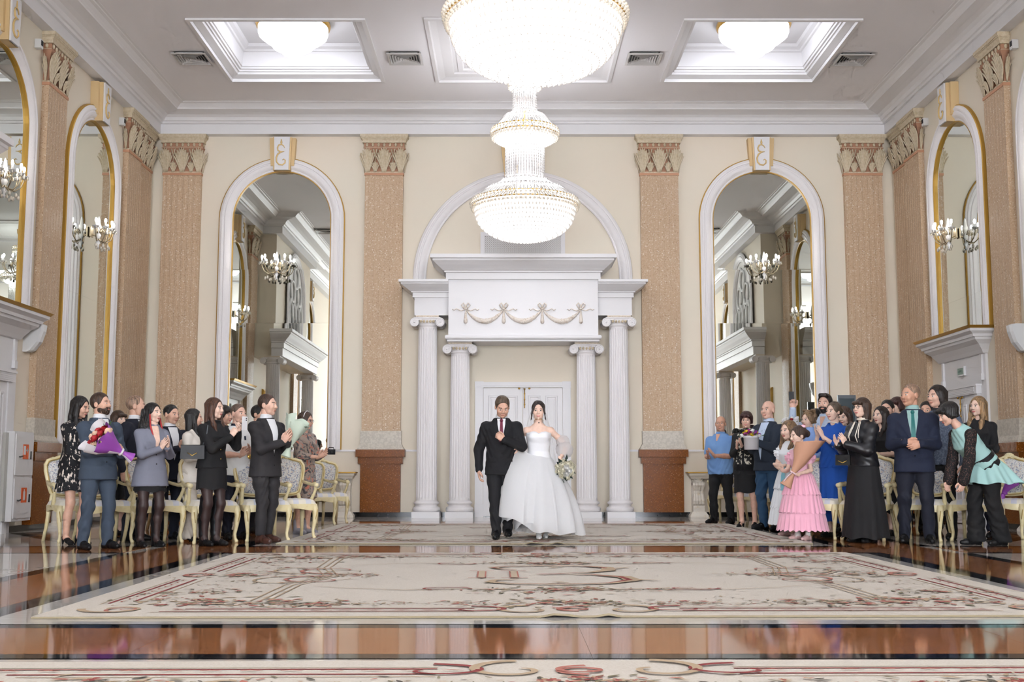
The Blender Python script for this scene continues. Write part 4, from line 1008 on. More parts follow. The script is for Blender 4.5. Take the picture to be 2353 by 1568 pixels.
chair('carved cream armchair under the hands of leaning woman', 2250, 1243, -36)
chair('carved cream armchair at far right with bouquet', 2312, 1236, -36)
chair('carved cream armchair in second row holding red flowers', 2076, 1227, -34)
# ------------------------------------------------------------------ distance-field modelling for people
class Grid:
    def __init__(s, lo, hi, h):
        s.h = h; s.lo = np.array(lo, float)-3*h; s.n = (np.ceil((np.array(hi, float)-s.lo)/h)+4).astype(int)
        s.d = np.full(s.n, .15, np.float32)
    def win(s, lo, hi):
        i0 = np.clip(np.floor((np.array(lo)-s.lo)/s.h).astype(int), 0, s.n-1); i1 = np.clip(np.ceil((np.array(hi)-s.lo)/s.h).astype(int)+1, 1, s.n)
        ax = [s.lo[i]+s.h*np.arange(i0[i], i1[i], dtype=np.float32) for i in range(3)]
        return tuple(slice(i0[i], i1[i]) for i in range(3)), ax[0][:, None, None], ax[1][None, :, None], ax[2][None, None, :]
    def put(s, sl, d, k):
        a = s.d[sl]
        if k <= 0: s.d[sl] = np.minimum(a, d); return
        h = np.clip(.5+.5*(d-a)/k, 0, 1); s.d[sl] = d*(1-h)+a*h-k*h*(1-h)
    def cut(s, sl, d, k=.01):
        a = s.d[sl]; d = -d; h = np.clip(.5-.5*(d-a)/k, 0, 1); s.d[sl] = d*(1-h)+a*h+k*h*(1-h)
    def cone(s, a, b, ra, rb, k=.02, sub=False):
        a = np.array(a, float); b = np.array(b, float); m = max(ra, rb)+k+3*s.h
        sl, X, Y, Z = s.win(np.minimum(a, b)-m, np.maximum(a, b)+m)
        ba = b-a; L2 = max(1e-9, ba@ba); px, py, pz = X-a[0], Y-a[1], Z-a[2]
        t = np.clip((px*ba[0]+py*ba[1]+pz*ba[2])/L2, 0, 1)
        d = np.sqrt((px-t*ba[0])**2+(py-t*ba[1])**2+(pz-t*ba[2])**2)-(ra+(rb-ra)*t)
        (s.cut if sub else s.put)(sl, d.astype(np.float32), k)
    def chain(s, pts, rs, k=.02):
        for i in range(len(pts)-1): s.cone(pts[i], pts[i+1], rs[i], rs[i+1], k)
    def ell(s, c, r, k=.02, sub=False, R=None):
        c = np.array(c, float); r = np.array(r, float); m = r.max()+k+3*s.h
        sl, X, Y, Z = s.win(c-m, c+m); x, y, z = X-c[0], Y-c[1], Z-c[2]
        if R is not None:
            R = np.array(R); x, y, z = R[0][0]*x+R[1][0]*y+R[2][0]*z, R[0][1]*x+R[1][1]*y+R[2][1]*z, R[0][2]*x+R[1][2]*y+R[2][2]*z
        q = np.sqrt((x/r[0])**2+(y/r[1])**2+(z/r[2])**2); g = np.sqrt((x/r[0]**2)**2+(y/r[1]**2)**2+(z/r[2]**2)**2)+1e-6
        d = q*(q-1)/g
        (s.cut if sub else s.put)(sl, d.astype(np.float32), k)
    def torso(s, P, U, F, tab, infl=0, k=.03, t0=None, t1=None, pw=2.3):
        """tab rows (t, halfwidth, halfdepth, forward offset) along axis U from P; F is the forward direction"""
        tab = np.array(tab, float); P = np.array(P, float); U = np.array(U, float); F = np.array(F, float); Sd = np.cross(U, F)
        t0 = tab[0, 0] if t0 is None else t0; t1 = tab[-1, 0] if t1 is None else t1
        e0, e1 = P+U*t0, P+U*t1; m = tab[:, 1:3].max()+abs(tab[:, 3]).max()+infl+.06
        sl, X, Y, Z = s.win(np.minimum(e0, e1)-m, np.maximum(e0, e1)+m); x, y, z = X-P[0], Y-P[1], Z-P[2]
        t = x*U[0]+y*U[1]+z*U[2]; f = x*F[0]+y*F[1]+z*F[2]; l = x*Sd[0]+y*Sd[1]+z*Sd[2]
        hw = np.interp(t, tab[:, 0], tab[:, 1])+infl; hd = np.interp(t, tab[:, 0], tab[:, 2])+infl; fo = np.interp(t, tab[:, 0], tab[:, 3])
        q = ((np.abs(l)/hw)**pw+(np.abs(f-fo)/hd)**pw)**(1/pw)
        d = (q-1)*np.minimum(hw, hd); d = np.maximum(d, np.maximum(t0-t, t-t1))
        s.put(sl, d.astype(np.float32), k)
    def plane(s, p, n):
        """cut away the side n points to"""
        n = np.array(n, float); n /= np.linalg.norm(n); X, Y, Z = [s.lo[i]+s.h*np.arange(s.n[i]) for i in range(3)]
        d = (X[:, None, None]-p[0])*n[0]+(Y[None, :, None]-p[1])*n[1]+(Z[None, None, :]-p[2])*n[2]
        s.d = np.maximum(s.d, d.astype(np.float32))
    def mesh(s):
        d = s.d; d[0] = d[-1] = .1; d[:, 0] = d[:, -1] = .1; d[:, :, 0] = d[:, :, -1] = .1
        I = d < 0; c = I.astype(np.int8)
        cs = c[:-1, :-1, :-1]+c[1:, :-1, :-1]+c[:-1, 1:, :-1]+c[1:, 1:, :-1]+c[:-1, :-1, 1:]+c[1:, :-1, 1:]+c[:-1, 1:, 1:]+c[1:, 1:, 1:]
        act = (cs > 0) & (cs < 8); idx = np.argwhere(act)
        if not len(idx): return np.zeros((0, 3)), np.zeros((0, 4), int)
        num = np.full(act.shape, -1, np.int64); num[act] = np.arange(len(idx))
        cor = np.array([(i, j, k) for i in (0, 1) for j in (0, 1) for k in (0, 1)])
        val = np.stack([d[idx[:, 0]+a, idx[:, 1]+b, idx[:, 2]+e] for a, b, e in cor], 1)
        acc = np.zeros((len(idx), 3)); cnt = np.zeros(len(idx))
        for a in range(8):
            for b in range(a+1, 8):
                if abs(cor[a]-cor[b]).sum() != 1: continue
                va, vb = val[:, a], val[:, b]; m = (va < 0) != (vb < 0); t = np.where(m, va/(va-vb+1e-12), 0)[:, None]
                acc += np.where(m[:, None], cor[a]+t*(cor[b]-cor[a]), 0); cnt += m
        v = s.lo+s.h*(idx+acc/cnt[:, None]); fs = []
        for ax in range(3):
            o = [a for a in range(3) if a != ax]
            sa = [slice(None)]*3; sb = [slice(None)]*3; sa[ax] = slice(0, -1); sb[ax] = slice(1, None)
            A, B = I[tuple(sa)], I[tuple(sb)]; e = np.argwhere(A != B)
            e = e[(e[:, o[0]] > 0) & (e[:, o[1]] > 0) & (e[:, o[0]] < d.shape[o[0]]-1) & (e[:, o[1]] < d.shape[o[1]]-1)]
            q = []
            for (u, w) in ((-1, -1), (0, -1), (0, 0), (-1, 0)):
                g = e.copy(); g[:, o[0]] += u; g[:, o[1]] += w; q.append(num[g[:, 0], g[:, 1], g[:, 2]])
            q = np.stack(q, 1); fl = A[tuple(e.T)] ^ (ax == 1)
            q[~fl] = q[~fl][:, ::-1]; fs.append(q)
        return v, np.concatenate(fs)
def np_mesh(name, v, f, mats, mi=None, wr=0.0, seed=0):
    me = bpy.data.meshes.new(name); n = len(f)
    me.vertices.add(len(v)); me.vertices.foreach_set('co', np.asarray(v, np.float32).ravel())
    me.loops.add(n*4); me.loops.foreach_set('vertex_index', np.asarray(f, np.int32).ravel())
    me.polygons.add(n); me.polygons.foreach_set('loop_start', np.arange(0, n*4, 4, dtype=np.int32)); me.polygons.foreach_set('loop_total', np.full(n, 4, np.int32))
    if mi is not None: me.polygons.foreach_set('material_index', np.asarray(mi, np.int32))
    me.polygons.foreach_set('use_smooth', np.ones(n, bool)); me.update(calc_edges=True)
    for m in mats: me.materials.append(MATS[m] if isinstance(m, str) else m)
    if wr:
        nn = np.empty(len(v)*3, np.float32); me.vertices.foreach_get('normal', nn); nn = nn.reshape(-1, 3); v = np.asarray(v)
        x, y, z = v[:, 0], v[:, 1], v[:, 2]; q = seed*1.7
        w = np.sin(46*z+11*np.sin(9*x+q)+7*np.sin(8*y+q*2))*np.clip(np.sin(6*z+4*x+q)+.35, 0, 1)+.6*np.sin(27*x+33*z+9*np.sin(6*z+q))*np.clip(np.sin(5*y-5*z+q*3)+.2, 0, 1)
        v = v+nn*(wr*w)[:, None]; me.vertices.foreach_set('co', v.astype(np.float32).ravel()); me.update()
    return me
# ------------------------------------------------------------------ heads, hands, shoes (made once, reused)
def make_head(fem):
    g = Grid((-.1, -.14, -.15), (.1, .13, .14), .0042); w = .95 if fem else 1.0
    g.ell((0, .018, .032), (.076*w, .096, .088), .0); g.ell((0, -.022, -.02), (.064*w, .072, .085), .03)
    g.cone((-.03, -.035, -.078), (.03, -.035, -.078), .03 if not fem else .026, .03 if not fem else .026, .03); g.ell((0, -.064, -.098), (.02 if not fem else .015, .02, .018), .025)
    g.cone((-.034, -.078, .02), (.034, -.078, .02), .013, .013, .02)
    for s in (-1, 1):
        g.ell((s*.040*w, -.062, -.03), (.026, .026, .026), .025)
        g.ell((s*.032, -.099, .002), (.016, .014, .0115), .012, True); g.ell((s*.031, -.0815, .001), (.0125, .0125, .0105), .004)
        g.ell((s*.079*w, .012, -.008), (.009, .022, .033), .008); g.ell((s*.0115, -.1, -.034), (.009, .011, .008), .006)
    g.cone((0, -.09, .01), (0, -.108, -.028), .008, .0125 if not fem else .0105, .012)
    g.cone((-.018, -.089, -.0605), (.018, -.089, -.0605), .0045, .0045, .008); g.cone((-.014, -.089, -.069), (.014, -.089, -.069), .0055, .0055, .008)
    g.cone((-.022, -.1, -.0645), (.022, -.1, -.0645), .0025, .0025, .003, True)
    v, f = g.mesh(); c = v[f].mean(1); mi = np.zeros(len(f), int); ax = np.abs(c[:, 0]); fr = c[:, 1] < -.055
    mi[fr & (ax > .014) & (ax < .05) & (np.abs(c[:, 2]-(.0255-.16*np.abs(ax-.036))) < (.0028 if fem else .0036))] = 2
    e = ((ax-.031)/.0135)**2+((c[:, 2]-.001)/.007)**2; mi[fr & (e < 1)] = 4; mi[fr & (((ax-.031)/.0065)**2+((c[:, 2]-.001)/.0065)**2 < 1)] = 3
    if fem: mi[fr & (ax > .019) & (ax < .047) & (np.abs(c[:, 2]-.0085) < .002)] = 3
    mi[fr & (ax < .021) & (c[:, 2] < -.058) & (c[:, 2] > -.074) & (c[:, 1] < -.084)] = 1
    return v, f, mi
HEAD = {'m': make_head(False), 'f': make_head(True)}
def make_hand(curl, spread=.1):
    g = Grid((-.04, -.06, -.03), (.2, .1, .11), .0048)
    g.cone((-.03, 0, 0), (.02, 0, 0), .025, .026, .01); g.ell((.055, 0, 0), (.055, .041, .0165), .02)
    for i, (y, L, a) in enumerate(((.030, .074, 1), (.0105, .082, .3), (-.0095, .076, -.4), (-.029, .06, -1.1))):
        p = np.array([.088-.004*abs(i-1), y, .0]); ang = curl*.6; da = spread*a; r = .0098
        for j, q in enumerate((.45, .3, .25)):
            d = np.array([math.cos(ang)*math.cos(da), math.cos(ang)*math.sin(da), math.sin(ang)]); n = p+d*L*q*1.02
            g.cone(p, n, r, r*.92, .004); p = n; r *= .92; ang += curl*(1.0+.1*i)
    t = [(.025, .028, .006), (.052, .052, .016+.01*curl), (.08, .058+.005*(1-curl), .024+.02*curl), (.098, .055, .03+.022*curl)]
    g.chain(t, [.015, .0125, .0105, .0085], .008)
    v, f = g.mesh(); return v, f
HAND = {'flat': make_hand(.12), 'relaxed': make_hand(.5, .06), 'grip': make_hand(1.25, .02)}
def make_shoe(kind):
    g = Grid((-.1, -.24, -.01), (.1, .12, .72 if kind == 'longboot' else .28), .0065)
    if kind == 'heel':
        g.chain([(0, .03, .1), (0, -.05, .06), (0, -.12, .025), (0, -.18, .016)], [.034, .036, .036, .02], .02); g.cone((0, .05, .08), (0, .06, .0), .02, .008, .01); g.ell((0, .0, .13), (.028, .045, .06), .01, True)
    else:
        g.chain([(0, .045, .04), (0, -.05, .045), (0, -.12, .036), (0, -.185, .03)], [.04, .042, .042, .03], .02); g.cone((0, .03, .05), (0, .01, .1), .042, .04, .02); g.cone((0, -.06, .06), (0, .0, .09), .03, .036, .02)
        g.ell((0, .05, .02), (.04, .035, .03), .01)
    if kind == 'boot': g.cone((0, .02, .08), (0, .02, .2), .05, .052, .02)
    if kind == 'longboot': g.chain([(0, .02, .08), (0, .02, .16), (0, .02, .34), (0, .0, .5), (0, -.02, .62)], [.052, .056, .07, .07, .078], .02)
    g.plane((0, 0, 0), (0, 0, -1))
    return g.mesh()
SHOE = {k: make_shoe(k) for k in ('shoe', 'heel', 'boot', 'longboot')}
# ------------------------------------------------------------------ colours for people
for nm, c in dict(skin_a=(228, 184, 162), skin_b=(218, 172, 148), skin_c=(236, 200, 180), skin_d=(208, 158, 132)).items():
    mat(nm, c, .5, noise=(30, tuple(int(v*.96) for v in c), .4, .6))
mat('lips_n', (200, 136, 118), .5); mat('lips_f', (186, 104, 100), .45); mat('eye_dark', (38, 28, 24), .2); mat('eye_white', (222, 214, 206), .3)
HAIRC = dict(black=(24, 20, 20), dark=(44, 33, 28), brown=(78, 54, 40), chestnut=(92, 58, 40), fair=(150, 118, 84), blonde=(176, 140, 98), grey=(150, 146, 140), buzz=(120, 98, 84), shorn=(176, 142, 118), auburn=(70, 34, 32), ash=(104, 86, 68))
for k, c in HAIRC.items(): mat('hair_'+k, c, .42, noise=(60, tuple(int(v*.6) for v in c), .35, .65, (1, 1, .12)), bump=(90, .6, (1, 1, .1)))
def cloth(name, c, rough=.85, **k): return mat(name, c, rough, sheen=k.pop('sheen', 0), bump=k.pop('bump', (260, .12)), **k)
TM = [(-.16, .172, .118, 0), (0, .172, .122, 0), (.16, .152, .112, .004), (.34, .176, .128, .008), (.42, .178, .112, 0), (.465, .15, .09, -.004), (.51, .1, .072, -.008), (.55, .068, .06, -.012), (.575, .056, .055, -.012)]
TF = [(-.16, .178, .122, -.004), (0, .174, .126, -.004), (.17, .124, .094, .002), (.27, .135, .105, .012), (.345, .146, .124, .02), (.42, .15, .094, .004), (.475, .13, .074, -.004), (.515, .08, .058, -.008), (.54, .054, .05, -.01), (.57, .047, .047, -.012)]
def table(sex, fat=0.0):
    T = [list(r) for r in (TF if sex == 'f' else TM)]
    for r in T:
        q = math.exp(-((r[0]-.12)/.16)**2); r[1] += fat*(.35+.65*q)*.8; r[2] += fat*q*.9; r[3] += fat*q*.7
    return T
def ik(S_, W_, l1, l2, pole):
    S_, W_ = Vector(S_), Vector(W_); d = W_-S_; L = min(d.length, (l1+l2)*.995); d.normalize()
    a = (l1*l1-l2*l2+L*L)/(2*L); h = math.sqrt(max(0, l1*l1-a*a)); p = Vector(pole); p = (p-d*p.dot(d)).normalized()
    return S_+d*a+p*h, S_+d*L
POSES = {
    'clap': dict(rw=(-.035, -.33, 1.17), lw=(.045, -.335, 1.185), rd=(.12, -.65, .75), ld=(-.1, -.5, .85), rn=(.9, .1, .35), ln=(-.95, .1, -.1), hand='flat'),
    'clap_low': dict(rw=(-.05, -.33, 1.08), lw=(.05, -.33, 1.10), rd=(.2, -.8, .45), ld=(-.15, -.7, .6), rn=(.85, .1, .5), ln=(-.85, 0, -.4), hand='flat'),
    'down': dict(rw=(-.26, -.02, .84), lw=(.26, -.02, .84), rd=(.0, -.12, -1), ld=(0, -.12, -1), rn=(1, 0, 0), ln=(-1, 0, 0), hand='relaxed'),
    'front': dict(rw=(-.085, -.275, 1.10), lw=(.075, -.285, 1.08), rd=(.85, -.3, -.25), ld=(-.85, -.3, -.3), rn=(.2, .95, .1), ln=(-.2, .95, .1), hand='relaxed'),
}
PCOUNT = [0]
def person(label, px, py, ptop, deg, sex='m', skin='skin_a', hair=('short', 'dark'), top=None, bottom=None, shoes=('shoe', 'plastic_black'), pose='clap', head=(0, 0), fat=0.0, beard=None, lean=0.0, stance=.1, step=0.0, tweak=None, loc=None, scale=None, extra=None, lips=None, brow=None):
    PCOUNT[0] += 1; sd = PCOUNT[0]
    if loc is None:
        x, y = ground(px, py); k = atdepth(px, ptop, y).z/1.75
    else: x, y = loc; k = scale
    t = thing('person', label, 'person', (x, y, 0.014 if (abs(x-.15) < 3.04 and abs(y-16.08) < 2.62) else 0), math.radians(deg), None, k)
    T = table(sex, fat); U = np.array((0, -math.sin(lean), math.cos(lean))); F = np.array((0, -math.cos(lean), -math.sin(lean))); P = np.array((0, .0, .92))
    po = dict(POSES[pose]) if isinstance(pose, str) else dict(pose)
    if tweak: po.update(tweak)
    R = Matrix(((1, 0, 0), (0, -F[1], U[1]), (0, -F[2], U[2])))
    tq = lambda xx, ff, tt: P+np.array((xx, 0, 0))+F*ff+U*tt
    sw = .185 if sex == 'm' else .155; sw += fat*.3; ar = 1.0 if sex == 'm' else .84; ar += fat*1.5
    SR, SL = tq(-sw, -.0, .432), tq(sw, -.0, .432)
    pr, pl = po.get('rp', (-.5, .35, -.9)), po.get('lp', (.5, .35, -.9))
    ER, WR = ik(SR, po['rw'], .285, .262, pr); EL, WL = ik(SL, po['lw'], .285, .262, pl)
    fr = po.get('rf', (-stance, -step/2)); fl = po.get('lf', (stance, step/2))
    def leg(sx, f):
        A = np.array((f[0], f[1], .085+(f[2] if len(f) > 2 else 0))); H = np.array((sx*.092, 0, .90)); kn, _ = ik(H, A, .418, .405, (sx*.1, -1, 0)); return H, np.array(kn), A
    LR, LL = leg(-1, fr), leg(1, fl)
    J = dict(SR=SR, ER=np.array(ER), WR=np.array(WR), SL=SL, EL=np.array(EL), WL=np.array(WL), LR=LR, LL=LL, P=P, U=U, F=F, T=T, tq=tq, sex=sex, t=t, k=k, sd=sd, ar=ar, fat=fat)
    # body
    g = Grid((-.75, -.75, .02), (.75, .75, 1.75), .0145)
    pts = np.array([SR, ER, WR, SL, EL, WL, LR[1], LR[2], LL[1], LL[2], tq(0, 0, .6), tq(0, .2, .2), tq(.2, -.2, .2), tq(-.2, 0, 0)]); lo, hi = pts.min(0)-.13, pts.max(0)+.13; lo[2] = .03
    g = Grid(lo, hi, .0145); g.torso(P, U, F, T, -.008, .03, t0=-.1)
    bmul = 1.0 if sex == 'm' else .9
    for H, K, A in (LR, LL): g.chain([H, (H+K)/2, K, K*.62+A*.38+np.array((0, .018, 0)), A], [.088*bmul+fat*.3, .074*bmul, .055*bmul, .052*bmul, .036*bmul], .03); g.cone(A, A+np.array((0, -.09, -.05)), .034, .026, .02)
    for s_, e_, w_ in ((SR, ER, WR), (SL, EL, WL)):
        s_, e_, w_ = np.array(s_), np.array(e_), np.array(w_); g.ell(s_, (.055*ar,)*3, .04); g.chain([s_, (s_+e_)/2, e_, e_*.7+w_*.3, w_], [.05*ar, .046*ar, .038*ar, .040*ar, .026*ar], .02)
    hm = Matrix.Rotation(math.radians(head[0]), 3, 'Z') @ Matrix.Rotation(math.radians(head[1]), 3, 'X')
    if len(head) > 2: hm = Matrix.Rotation(math.radians(head[2]), 3, 'Y') @ hm
    hm = R @ hm if lean < .5 else Matrix.Rotation(-lean*.0, 3, 'X') @ hm
    hs = 1.05 if sex == 'm' else 1.0
    if po.get('child'): hs = 1.22
    neck = Vector(tq(0, -.012, .565)); hc = neck + (Vector(U)*(.016 if sex == 'm' else .004) if lean < .5 else Vector((0, -.04, .02))) + hm @ Vector((0, -.022, .118*hs))
    M = np.array(hm)*hs; hc = np.array(hc)
    g.cone(tq(0, -.015, .5), hc+M@np.array((0, .022, -.055)), .056 if sex == 'm' else .046, .056 if sex == 'm' else .045, .03)
    bv, bf = g.mesh(); vs = [bv]; fs = [bf]; ms = [np.zeros(len(bf), int)]; off = len(bv)
    hv, hf, hmi = HEAD[sex]; vs.append(hv@M.T+hc); fs.append(hf+off); ms.append(hmi); off += len(hv)
    for side, w_, e_, d, n in ((-1, WR, ER, po['rd'], po['rn']), (1, WL, EL, po['ld'], po['ln'])):
        d = Vector(d).normalized(); n = Vector(n); n = (n-d*n.dot(d)).normalized(); th = d.cross(n) if side < 0 else n.cross(d)
        kind = po.get('rhand' if side < 0 else 'lhand', po.get('hand', 'flat')); v, f = HAND[kind]; q = (1.0 if sex == 'm' else .9)*po.get('hscale', 1.0)
        B = np.array((d, th, n)).T*q; v2 = v@B.T+np.array(w_)
        f2 = f if side > 0 else f[:, ::-1]
        if np.linalg.det(B) < 0: f2 = f[:, ::-1]
        else: f2 = f
        vs.append(v2); fs.append(f2+off); ms.append(np.zeros(len(f), int)); off += len(v)
    bm_ = brow or ('hair_'+hair[1] if hair[1] not in ('shorn', 'grey', 'buzz', 'blonde', 'fair') else 'hair_brown')
    me = np_mesh('body', np.concatenate(vs), np.concatenate(fs), [skin, lips or ('lips_f' if sex == 'f' else 'lips_n'), bm_, 'eye_dark', 'eye_white'], np.concatenate(ms)); obj('body', me, t)
    J.update(hc=hc, M=M, hs=hs)
    hair_mesh(J, *hair)
    if beard: beard_mesh(J, beard)
    if bottom: garment_bottom(J, bottom)
    if top: garment_top(J, top)
    if shoes:
        for nm, (H, K, A), f in (('shoe', LR, fr), ('shoe', LL, fl)):
            v, fa = SHOE[shoes[0]]; a = f[3] if len(f) > 3 else (-.12 if A[0] < 0 else .12); c, s_ = math.cos(a), math.sin(a); q = 1.0 if sex == 'm' else .88
            lift = f[2] if len(f) > 2 else 0
            v2 = v*q; v2 = np.stack([v2[:, 0]*c-v2[:, 1]*s_+A[0], v2[:, 0]*s_+v2[:, 1]*c+A[1], v2[:, 2]+lift], 1)
            obj('boot' if 'boot' in shoes[0] else 'shoe', np_mesh('shoe', v2, fa, [shoes[1]]), t)
    if extra: extra(J)
    return J
def hair_mesh(J, style, col, *opt):
    if style == 'none': return
    g = Grid((-.19, -.15, -.55 if style in ('long', 'verylong', 'braids') else -.24), (.19, .24, .17), .0062)
    if style in ('short', 'crop', 'buzz', 'thin', 'quiff'):
        e = dict(short=.010, crop=.007, buzz=.004, thin=.005, quiff=.012)[style]
        g.ell((0, .02, .034), (.076+e, .096+e, .088+e), 0)
        if style == 'quiff': g.cone((-.03, -.06, .1), (.03, -.06, .1), .028, .028, .03)
        g.ell((0, -.112, -.004 if style != 'thin' else .03), (.084, .1, .094 if style != 'thin' else .11), .01, True); g.plane((0, .0, -.052), (0, -.35, -1)); g.ell((0, -.05, -.1), (.1, .1, .09), .01, True)
    elif style == 'fringe':      # thin ring of hair on a balding head
        g.ell((0, .022, .02), (.080, .098, .08), 0); g.ell((0, -.06, .07), (.085, .12, .085), .01, True); g.plane((0, 0, -.05), (0, -.3, -1)); g.ell((0, -.07, -.06), (.1, .09, .1), .01, True)
    else:
        g.ell((0, .022, .036), (.088, .108, .098), 0)
        L = dict(long=-.32, verylong=-.42, bob=-.14, pixie=-.06, updo=-.03, medium=-.16, braids=-.04, curly=-.06, wavy=-.26)[style]
        if L < -.05:
            g.torso((0, .03, 0), (0, 0, 1), (0, 1, 0), [(L, .07 if L < -.2 else .09, .05 if L < -.2 else .07, .02), (L*.5, .098, .07, .01), (-.03, .098, .085, 0), (.05, .086, .09, 0)], 0, .03)
            if L < -.2:
                for s in (-1, 1): g.chain([(s*.08, -.01, .02), (s*.088, -.02, -.1), (s*.085, -.055, -.2), (s*.07, -.09, L+.03)], [.03, .03, .03, .016], .02)
        g.ell((0, -.118, -.028), (.07, .105, .124), .012, True); g.ell((0, -.075, -.14), (.08, .06, .07), .01, True)
        if style in ('bob', 'fringebob') or 'bangs' in opt: g.cone((-.045, -.082, .052), (.045, -.082, .052), .026, .026, .02)
        if style == 'pixie': g.cone((-.05, -.07, .065), (.05, -.075, .06), .03, .028, .03); g.ell((0, .05, .05), (.095, .1, .09), .02)
        if style == 'updo': g.ell((0, .125, .01), (.05, .045, .05), .02)
        if style == 'updo' and 'wisps' in opt:
            for s in (-1, 1): g.chain([(s*.072, -.05, .03), (s*.083, -.055, -.04), (s*.088, -.045, -.1), (s*.098, -.05, -.125)], [.012, .009, .007, .004], .01)
        if style == 'curly':
            rn = random.Random(5)
            for i in range(34):
                a, b = rn.uniform(.2, PI-.2), rn.uniform(0, PI*.5); q = (math.cos(a)*.095, .03+math.sin(a)*.1*math.cos(b)*.9, .03+.1*math.sin(b)); g.ell(q, (.022,)*3, .01)
            g.ell((0, .12, .02), (.06, .05, .06), .02)
        if style == 'braids':
            rn = random.Random(2)
            for i in range(12):
                s = -1 if i % 2 else 1; y = -.03+.012*i; g.chain([(s*.075, y, .05), (s*.092, y+.005, -.05), (s*(.1+.004*i), y-.01, -.16), (s*(.1+.004*i), y-.03, -.30-.01*i)], [.012, .011, .010, .006], .004)
    v, f = g.mesh(); v = v@np.array(J['M']).T+J['hc']; obj('hair', np_mesh('hair', v, f, ['hair_'+col], wr=.0015 if style not in ('buzz', 'thin') else 0, seed=J['sd']), J['t'])
    if style == 'braids':
        g = Grid((-.2, -.15, -.5), (.2, .1, .05), .006)
        for s in (-1, 1): g.chain([(s*.08, -.02, -.02), (s*.095, -.045, -.16), (s*.09, -.09, -.3), (s*.07, -.11, -.4)], [.010, .011, .010, .006], .004)
        v, f = g.mesh(); v = v@np.array(J['M']).T+J['hc']; obj('red_braids', np_mesh('red_braids', v, f, ['braid_red']), J['t'])
mat('braid_red', (170, 30, 34), .5)
def beard_mesh(J, col):
    g = Grid((-.1, -.13, -.15), (.1, .06, .02), .0055)
    g.ell((0, -.03, -.062), (.0665, .073, .062), 0); g.ell((0, -.064, -.1), (.026, .028, .026), .02); g.cone((-.03, -.088, -.05), (.03, -.088, -.05), .007, .007, .01)
    g.ell((0, -.1, -.064), (.026, .03, .01), .004, True); g.ell((0, -.1, .0), (.058, .07, .047), .008, True); g.plane((0, .03, 0), (0, 1, .0)); g.plane((0, 0, -.035), (0, .55, 1))
    g.ell((0, .0, -.15), (.08, .07, .06), .01, True)
    v, f = g.mesh(); v = v@np.array(J['M']).T+J['hc']; obj('beard', np_mesh('beard', v, f, ['hair_'+col]), J['t'])
def front(J, x, tt, infl, off):
    T = np.array(J['T']); hw = np.interp(tt, T[:, 0], T[:, 1])+infl; hd = np.interp(tt, T[:, 0], T[:, 2])+infl; fo = np.interp(tt, T[:, 0], T[:, 3])
    q = max(0.0, 1-(abs(x)/hw)**2.3)**(1/2.3); return tuple(J['tq'](x, fo+hd*q+off, tt))
def patch(J, name, m, rows, infl, off, parent=None, n=6, thick=.0):
    """rows: (t, x_left, x_right) on the chest surface"""
    vs, fs = [], []
    for tt, a, b in rows:
        for i in range(n+1): vs.append(front(J, a+(b-a)*i/n, tt, infl, off))
    for j in range(len(rows)-1):
        for i in range(n): fs.append((j*(n+1)+i, j*(n+1)+i+1, (j+1)*(n+1)+i+1, (j+1)*(n+1)+i))
    mb = MB(); mb.add(vs, fs); return mb.build(name, m, parent or J['t'], True)
def sleeve(g, J, side, r0, r1, r2, frac=1.0, infl=0, k=.03):
    s_, e_, w_ = (J['SR'], J['ER'], J['WR']) if side < 0 else (J['SL'], J['EL'], J['WL'])
    g.ell(s_, (r0*.98,)*3, .035)
    if frac >= 1: w2 = e_+(w_-e_)*min(1, frac-.06 if frac > 1 else .97); g.chain([s_, e_, w2], [r0, r1, r2], k)
    else:
        e2 = s_+(e_-s_)*frac*1.6 if frac < .62 else e_+(w_-e_)*((frac-.62)/.38)
        if frac < .62: g.chain([s_, e2], [r0, r1], k)
        else: g.chain([s_, e_, e2], [r0, r1, r2], k)
def box_of(J, z0):
    pts = np.array([J['SR'], J['ER'], J['WR'], J['SL'], J['EL'], J['WL'], J['tq'](0, .22, .3), J['tq'](.24, -.2, .3), J['tq'](-.24, 0, -.15), J['tq'](0, 0, .6), J['tq'](0, .22, -.15), J['tq'](0, -.2, -.15)])
    lo, hi = pts.min(0)-.12, pts.max(0)+.12; lo[2] = max(.02, min(lo[2], z0-.05)); return lo, hi
